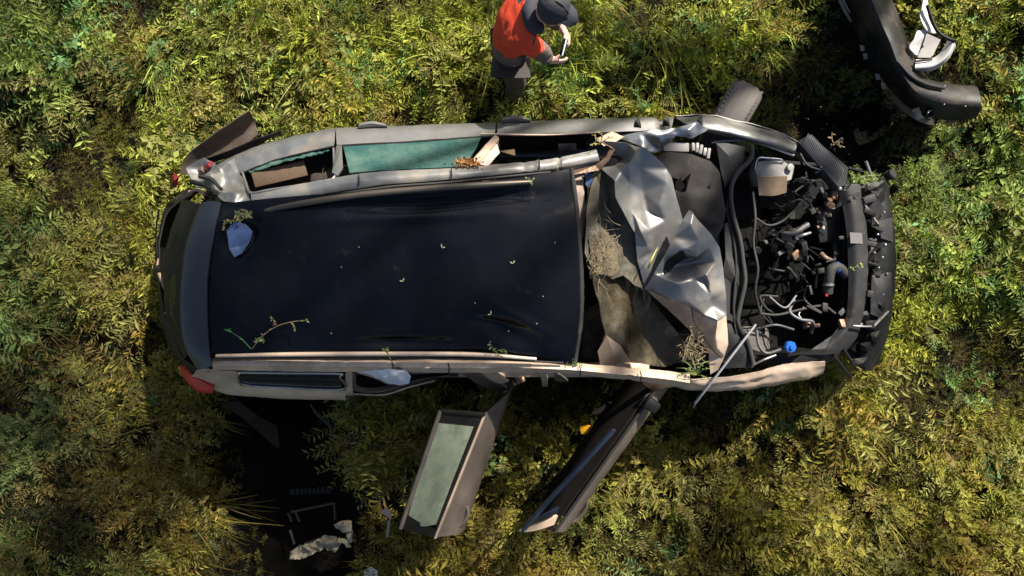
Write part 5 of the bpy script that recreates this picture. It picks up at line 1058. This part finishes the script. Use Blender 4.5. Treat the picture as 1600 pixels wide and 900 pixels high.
# earth on the screen under the roots
o = crumple('earth_smear', [(920, 372, 1.19), (940, 362, 1.17), (962, 380, 1.12), (968, 420, 1.11), (958, 432, 1.13), (936, 428, 1.17), (924, 410, 1.19)], [(944, 398, 1.17)], mat('dry_earth', (.12, .095, .06), .95, 0, (.07, .055, .035), 16, .9, bump=.5), None, cuts=3, amp=.014, ns=25, thick=.004); tag(o, 'patch of dried earth on the windscreen beneath the roots', 'earth')
g = Veg()
for k in range(90):
    px, py = r4.gauss(1084, 10), r4.gauss(545, 14); a = r4.uniform(0, 6.28); l = r4.uniform(8, 20); z0 = r4.uniform(1.0, 1.06)
    g.blade(cr([W(px, py, z0), W(px + l * .5 * cos(a), py + l * .5 * sin(a), z0 + .03), W(px + l * cos(a), py + l * sin(a), z0)], 5), .005, (0, 0))
me = bpy.data.meshes.new('root_clump'); me.from_pydata([tuple(v) for v in g.v], [], g.f)
o = finish('root_clump', me, MATS['dry_root'], None, False); tag(o, 'brown root clump wedged under the lower edge of the bonnet', 'roots')
# orange brown foam by the door pillar
g = Veg()
for k in range(160):
    px, py = r4.gauss(730, 11), r4.gauss(254, 3.2); d = Vector((r4.uniform(-1, 1), r4.uniform(-1, 1), r4.uniform(0, 1))).normalized()
    g.quadleaf(W(px, py, r4.uniform(1.26, 1.30)), d, Vector((r4.uniform(-1, 1), r4.uniform(-1, 1), 1)), .022, .012, (0, 0))
me = bpy.data.meshes.new('dry_leaf_heap'); me.from_pydata([tuple(v) for v in g.v], [], g.f)
o = finish('dry_leaf_heap', me, mat('orange_brown', (.34, .15, .04), .85, 0, (.22, .10, .03), 20, .8), None, False); tag(o, 'small heap of orange brown dry leaves at the broken door pillar', 'leaves')
# leaf scraps on the roof
for k, (px, py) in enumerate(((802, 412), (630, 440), (690, 387), (768, 491), (794, 516), (840, 505), (742, 472), (532, 417), (517, 522), (848, 462), (560, 385), (868, 378))):
    g = Veg(); a = r4.uniform(0, 6.28)
    for j in range(2 if k < 4 else 1):
        g.quadleaf(W(px, py, 1.425 if 400 < px < 760 else 1.40), Vector((cos(a + j * 1.4), sin(a + j * 1.4), .08)), Vector((0, 0, 1)), (.024 if k < 4 else .010), (.009 if k < 4 else .006), (0, 0))
    me = bpy.data.meshes.new('leaf_scrap'); me.from_pydata([tuple(v) for v in g.v], [], g.f)
    o = finish('leaf_scrap', me, mat('leaf_scrap', (.30, .30, .17), .7), None, False); tag(o, {0: 'bright split leaf scrap at the middle front of the black roof', 1: 'yellowish leaf scrap at the centre of the black roof', 2: 'pale leaf scrap on the black roof, between its middle and upper rail', 3: 'lime leaf scrap on the black roof behind the front dent'}.get(k, 'tiny pale crumb of leaf lying on the black car roof'), 'leaf', 'leaf scraps scattered on the black roof')

# ------------------------------------------------------------------ the person
pb = Vector((0.0, 1.5, 0.0))
person = empty('person', pb, 'person in orange vest and dark cap bending over a phone', 'person')
def skinned(name, verts, edges, radii, m, parent, sub=2, root=0, post=None):
    me = bpy.data.meshes.new(name); me.from_pydata([tuple(v) for v in verts], edges, [])
    o = bpy.data.objects.new(name, me); COL.objects.link(o)
    md = o.modifiers.new('skin', 'SKIN'); md.use_smooth_shade = True
    for i, rr in enumerate(radii):
        sv_ = me.skin_vertices[0].data[i]; sv_.radius = rr if isinstance(rr, tuple) else (rr, rr); sv_.use_root = (i == root)
    s = o.modifiers.new('sub', 'SUBSURF'); s.levels = sub; s.render_levels = sub
    dg = bpy.context.evaluated_depsgraph_get(); nm = bpy.data.meshes.new_from_object(o.evaluated_get(dg))
    bpy.data.objects.remove(o); bpy.data.meshes.remove(me)
    if post: post(nm)
    return finish(name, nm, m, parent, True)
RSH, LSH = (0.035, 1.455, 1.345), (0.05, 1.80, 1.345)
REL, LEL = (0.165, 1.455, 1.19), (0.17, 1.80, 1.10)
RWR, LWR = (0.222, 1.425, 1.10), (0.315, 1.655, 1.11)
RH, LH = (0.275, 1.415, 1.095), (0.350, 1.585, 1.125)
PEL, WAI, CHE, UPC, NEK, HED = (-0.05, 1.52, .90), (-0.05, 1.55, 1.03), (-0.02, 1.60, 1.20), (0.04, 1.63, 1.35), (0.135, 1.615, 1.43), (0.205, 1.60, 1.51)
RHIP, LHIP, RKN, LKN, RAN, LAN = (-.05, 1.44, .86), (-.05, 1.61, .86), (0.0, 1.45, .48), (-0.03, 1.64, .48), (-0.035, 1.46, .07), (-.05, 1.64, .07)
RTO, LTO = (0.09, 1.445, .035), (0.08, 1.635, .035)
bv = [PEL, WAI, CHE, UPC, NEK, HED, RSH, REL, RWR, LSH, LEL, LWR, RHIP, RKN, RAN, RTO, LHIP, LKN, LAN, LTO, RH, LH, (0.225, 1.59, 1.60)]
be = [(0, 1), (1, 2), (2, 3), (3, 4), (4, 5), (3, 6), (6, 7), (7, 8), (3, 9), (9, 10), (10, 11), (0, 12), (12, 13), (13, 14), (14, 15), (0, 16), (16, 17), (17, 18), (18, 19), (8, 20), (11, 21), (5, 22)]
br_ = [(.10, .09), (.10, .09), (.10, .09), (.08, .07), .05, .088, .045, .036, .03, .045, .036, .03, .06, .045, .04, .035, .06, .055, .04, .035, (.036, .02), (.036, .02), .07]
def fingers(h, el, side_, i0):
    """five unequal bent fingers closing on the phone"""
    H = Vector(h); f = (H - Vector(el)).normalized(); s = Vector((-f.y, f.x, 0)) * side_; up = Vector((0, 0, 1))
    for k, (o_, l) in enumerate(((-.030, .052), (-.010, .062), (.012, .066), (.032, .058))):
        a = H + f * .03 + up * o_ * .7; b = a + f * l * .55 + s * .012; c = b + f * l * .22 + s * l * .42
        bv.extend([tuple(a), tuple(b), tuple(c)]); br_.extend([.011, .010, .008]); be.extend([(i0, len(bv) - 3), (len(bv) - 3, len(bv) - 2), (len(bv) - 2, len(bv) - 1)])
    a = H + up * .03 + s * .012; b = a + f * .03 + s * .025 + up * .014
    bv.extend([tuple(a), tuple(b)]); br_.extend([.012, .009]); be.extend([(i0, len(bv) - 2), (len(bv) - 2, len(bv) - 1)])
fingers(RH, RWR, 1, 20); fingers(LH, LWR, -1, 21)
body = skinned('body', bv, be, br_, SKIN, person)
# face: nose, ears, eyes
HD = Vector(HED) + Vector((.03, 0, .03)); fd_ = Vector((0.80, -0.18, -0.55)).normalized()
lathe('nose', [(-.02, .018), (.008, .014), (.022, .006)], HD + fd_ * .10 - Vector((0, 0, .01)), fd_, SKIN, body, 10, 80)
for s in (-1, 1):
    lathe('ear', [(-.006, .012), (0, .028), (.006, .012)], HD + Vector((-.01, s * .088, -.015)), (0, s, 0.1), SKIN, body, 12, 80)
    lathe('eye', [(0, .011), (.004, .008)], HD + fd_ * .088 + Vector((.0, s * .033, .02)), fd_, BLK, body, 10, 80)
# cap with peak, hood rolled at the neck
cap = lathe('cap', [(-.035, .100), (-.01, .106), (.03, .105), (.07, .090), (.10, .060), (.115, .028), (.118, .004)], HD + Vector((-.008, 0, .03)), (0.28, -.03, 1), NAVY, person, 28, 70)
fx = Vector((0.9, -.42, 0)).normalized(); fy = Vector((-fx.y, fx.x, 0)); cc = HD + Vector((.01, -.01, .03))
panel('cap_peak', [[cc + fx * .07 - fy * .075 + Vector((0, 0, .01)), cc + fx * .09 + Vector((0, 0, .02)), cc + fx * .07 + fy * .075 + Vector((0, 0, .01))], [cc + fx * .125 - fy * .06 + Vector((0, 0, -.02)), cc + fx * .15 + Vector((0, 0, -.01)), cc + fx * .125 + fy * .06 + Vector((0, 0, -.02))], [cc + fx * .145 - fy * .035 + Vector((0, 0, -.04)), cc + fx * .165 + Vector((0, 0, -.03)), cc + fx * .145 + fy * .035 + Vector((0, 0, -.04))]], NAVY, cap, 14, 10, .006)
tube('cap_seam', [cc + fx * .10 + Vector((0, 0, .035)), cc + Vector((.01, 0, .122)), cc - fx * .11 + Vector((0, 0, .05))], .004, GREYB, cap)
tube('hood', [(0.10, 1.47, 1.44), (0.045, 1.50, 1.475), (0.02, 1.585, 1.485), (0.045, 1.67, 1.475), (0.10, 1.70, 1.44)] and [Vector(p) for p in ((0.16, 1.52, 1.42), (0.10, 1.53, 1.455), (0.075, 1.61, 1.475), (0.10, 1.68, 1.455), (0.16, 1.70, 1.42))], [.035, .046, .05, .046, .035], NAVY, person, n=24, seg=12)
# jacket: orange with dark yoke, dark lower sleeves and hem
def jk(me):
    for q in (ORANGE, NAVY, GREYB): me.materials.append(q)
    for p in me.polygons:
        c = p.center; k = 0
        if c.z < 1.08: k = 2 if c.y < 1.50 and c.x < 0.02 and c.z > .98 else 1
        if c.z < .93: k = 1
        if c.x > .12 and c.z < 1.27: k = 2
        if c.x > .10 and c.z > 1.38: k = 1
        if c.z > 1.33 and c.y > 1.70 and c.x > .0: k = 1
        if c.z > 1.25 and c.y > 1.54 and c.x > .13: k = 1
        if c.x < -.10 and 1.02 < c.z < 1.12: k = 2
        if c.y < 1.44 and c.z < 1.12 and c.x < .09: k = 2
        p.material_index = k
    for v in me.vertices:
        v.co += v.normal * (.010 * noise.noise(v.co * 14) - .022 * abs(noise.noise(Vector((v.co.x * 16, v.co.y * 16, v.co.z * 34)))) + .006)
jv = [(-.05, 1.52, .86), (-.05, 1.535, .98), (-.045, 1.56, 1.06), (-.02, 1.60, 1.20), (.04, 1.63, 1.34), (.115, 1.615, 1.41), RSH, REL, tuple(Vector(RWR) + Vector((.012, -.004, 0))), LSH, LEL, tuple(Vector(LWR) + Vector((.008, -.012, 0)))]
jr = [(.135, .12), (.14, .125), (.15, .135), (.17, .15), (.14, .12), .085, .085, .068, .052, .085, .068, .052]
skinned('jacket', jv, [(0, 1), (1, 2), (2, 3), (3, 4), (4, 5), (4, 6), (6, 7), (7, 8), (4, 9), (9, 10), (10, 11)], jr, None, person, sub=3, post=jk)
def tz(me):
    for v in me.vertices: v.co += v.normal * (.012 * noise.noise(v.co * 11) + .007 * noise.noise(v.co * 27))
skinned('trousers', [(-.05, 1.52, .90), RHIP, RKN, (-.03, 1.46, .12), LHIP, LKN, (-.045, 1.64, .12)], [(0, 1), (1, 2), (2, 3), (0, 4), (4, 5), (5, 6)], [(.15, .13), (.105, .11), (.085, .085), (.075, .075), (.105, .11), (.085, .085), (.075, .075)], TROUS, person, post=tz)
for an, to in ((RAN, RTO), (LAN, LTO)):
    skinned('boot', [(an[0], an[1], .16), (an[0], an[1], .05), (to[0] - .02, to[1], .045), (to[0] + .05, to[1], .04)], [(0, 1), (1, 2), (2, 3)], [.06, .062, .052, .04], GREYB, person)
ph = empty('mobile_phone', Vector((0.325, 1.495, 1.08)), 'pale blue mobile phone held in both hands', 'phone')
box('phone_case', Vector((0.322, 1.497, 1.142)), (.068, .135, .010), PHONE, ph, (0.1, -1.15, -.35), bev=.004)
box('screen', Vector((0.3165, 1.4945, 1.1445)), (.060, .125, .004), SCREEN, ph, (0.1, -1.15, -.35), bev=.001)

person.scale = (.9, .9, .9); person.location = pb + Vector((.035, .045, 0))
ph.scale = (.9, .9, .9); ph.location = pb + Vector((.035, .045, 0)) + (Vector((0.325, 1.495, 1.08)) - pb) * .9

# ------------------------------------------------------------------ crumbs of glass and plastic on the ground and an unseen tree added to shade the lower meadow
r6 = random.Random(77); bm = bmesh.new()
for k in range(130):
    px, py = r6.choice(((r6.gauss(620, 90), r6.gauss(690, 60)), (r6.gauss(900, 60), r6.gauss(680, 50)), (r6.gauss(1290, 60), r6.gauss(170, 50)), (r6.gauss(1420, 20), r6.gauss(420, 90))))
    p = W(px, py, .1); q = r6.uniform(.004, .010)
    bmesh.ops.create_cube(bm, size=1, matrix=Matrix.Translation((p.x, p.y, ground_z(p.x, p.y) + r6.uniform(.02, .28))) @ Euler((r6.random() * 3, r6.random() * 3, r6.random() * 3)).to_matrix().to_4x4() @ Matrix.Diagonal((q * r6.uniform(.6, 2), q, q * .5, 1)))
o = finish('debris_crumbs', bm_to_mesh(bm), mat('crumbs', (.4, .38, .36), .3, 0, (.1, .1, .1), 30, .9), None, False); tag(o, 'crumbs of glass and plastic scattered in the grass around the wreck', 'debris', kind='stuff')

def shade_tree(x, y, h, blobs, seed):
    r = random.Random(seed); root = empty('added_shade_tree', Vector((x, y, 0)), 'leafy tree added out of view to dapple the lower meadow with shade', 'tree')  # unseen tree, added only for the shade its crown throws
    tube('added_tree_trunk', [Vector((x, y, -.1)), Vector((x + .1, y, h * .4)), Vector((x, y + .1, h * .8)), Vector((x, y, h * 1.0))], [.26, .2, .14, .05], mat('added_tree_bark', (.09, .07, .05), .9, 0, (.05, .04, .03), 12, .8, bump=.5), root, n=20, seg=12)
    g = Veg(); 
    for (cx, cy, cz, rx, ry, rz, n) in blobs:
        tube('added_tree_limb', [Vector((x, y, h * .55)), Vector(((x + cx) / 2, (y + cy) / 2, h * .72)), Vector((cx, cy, cz))], [.10, .07, .02], MATS['added_tree_bark'], root, n=12)
        for k in range(n):
            d = Vector((r.gauss(0, 1), r.gauss(0, 1), r.gauss(0, 1))).normalized() * r.random() ** .4
            c = Vector((cx + d.x * rx, cy + d.y * ry, cz + d.z * rz))
            if noise.noise(c * 1.3) < .10: continue
            for j in range(7):
                dd = Vector((r.uniform(-1, 1), r.uniform(-1, 1), r.uniform(-.6, .4))).normalized()
                g.quadleaf(c + Vector((r.gauss(0, .10), r.gauss(0, .10), r.gauss(0, .10))), dd, Vector((r.uniform(-1, 1), r.uniform(-1, 1), 1)), r.uniform(.09, .15), r.uniform(.05, .08), (0, 0))
    me = bpy.data.meshes.new('crown'); me.from_pydata([tuple(v) for v in g.v], [], g.f)
    finish('crown', me, mat('added_tree_leaf', (.06, .10, .025), .5, 0, (.09, .12, .03), 3, .8), root, False)
dv = Vector((cos(SUN_AZ), sin(SUN_AZ), 0)) / math.tan(SUN_EL)
def over(gx, gy, z): return (gx + dv.x * z, gy + dv.y * z, z)      # a crown there shades the ground at gx, gy
bl = []
for gx, gy, z, rx, ry, n in ((-3.4, -1.7, 8.2, 1.5, 1.0, 520), (-1.6, -2.0, 8.8, 1.4, .8, 260), (.4, -2.1, 9.2, 1.5, .7, 260), (2.0, -2.6, 8.6, 1.4, .6, 200), (-4.1, -.5, 9.4, 1.0, 1.2, 420), (-3.2, -2.3, 8.4, 1.3, .7, 300), (-4.4, 1.2, 9.0, .7, .9, 160), (-2.4, -3.2, 10.0, 2.0, .9, 320), (1.0, -3.6, 10.0, 2.2, .9, 320)):
    c = over(gx, gy, z); bl.append((c[0], c[1], c[2], rx, ry, .7, n))
tx, ty, _ = over(-.6, -2.4, 8.5)
shade_tree(tx, ty, 8.6, bl, 5)
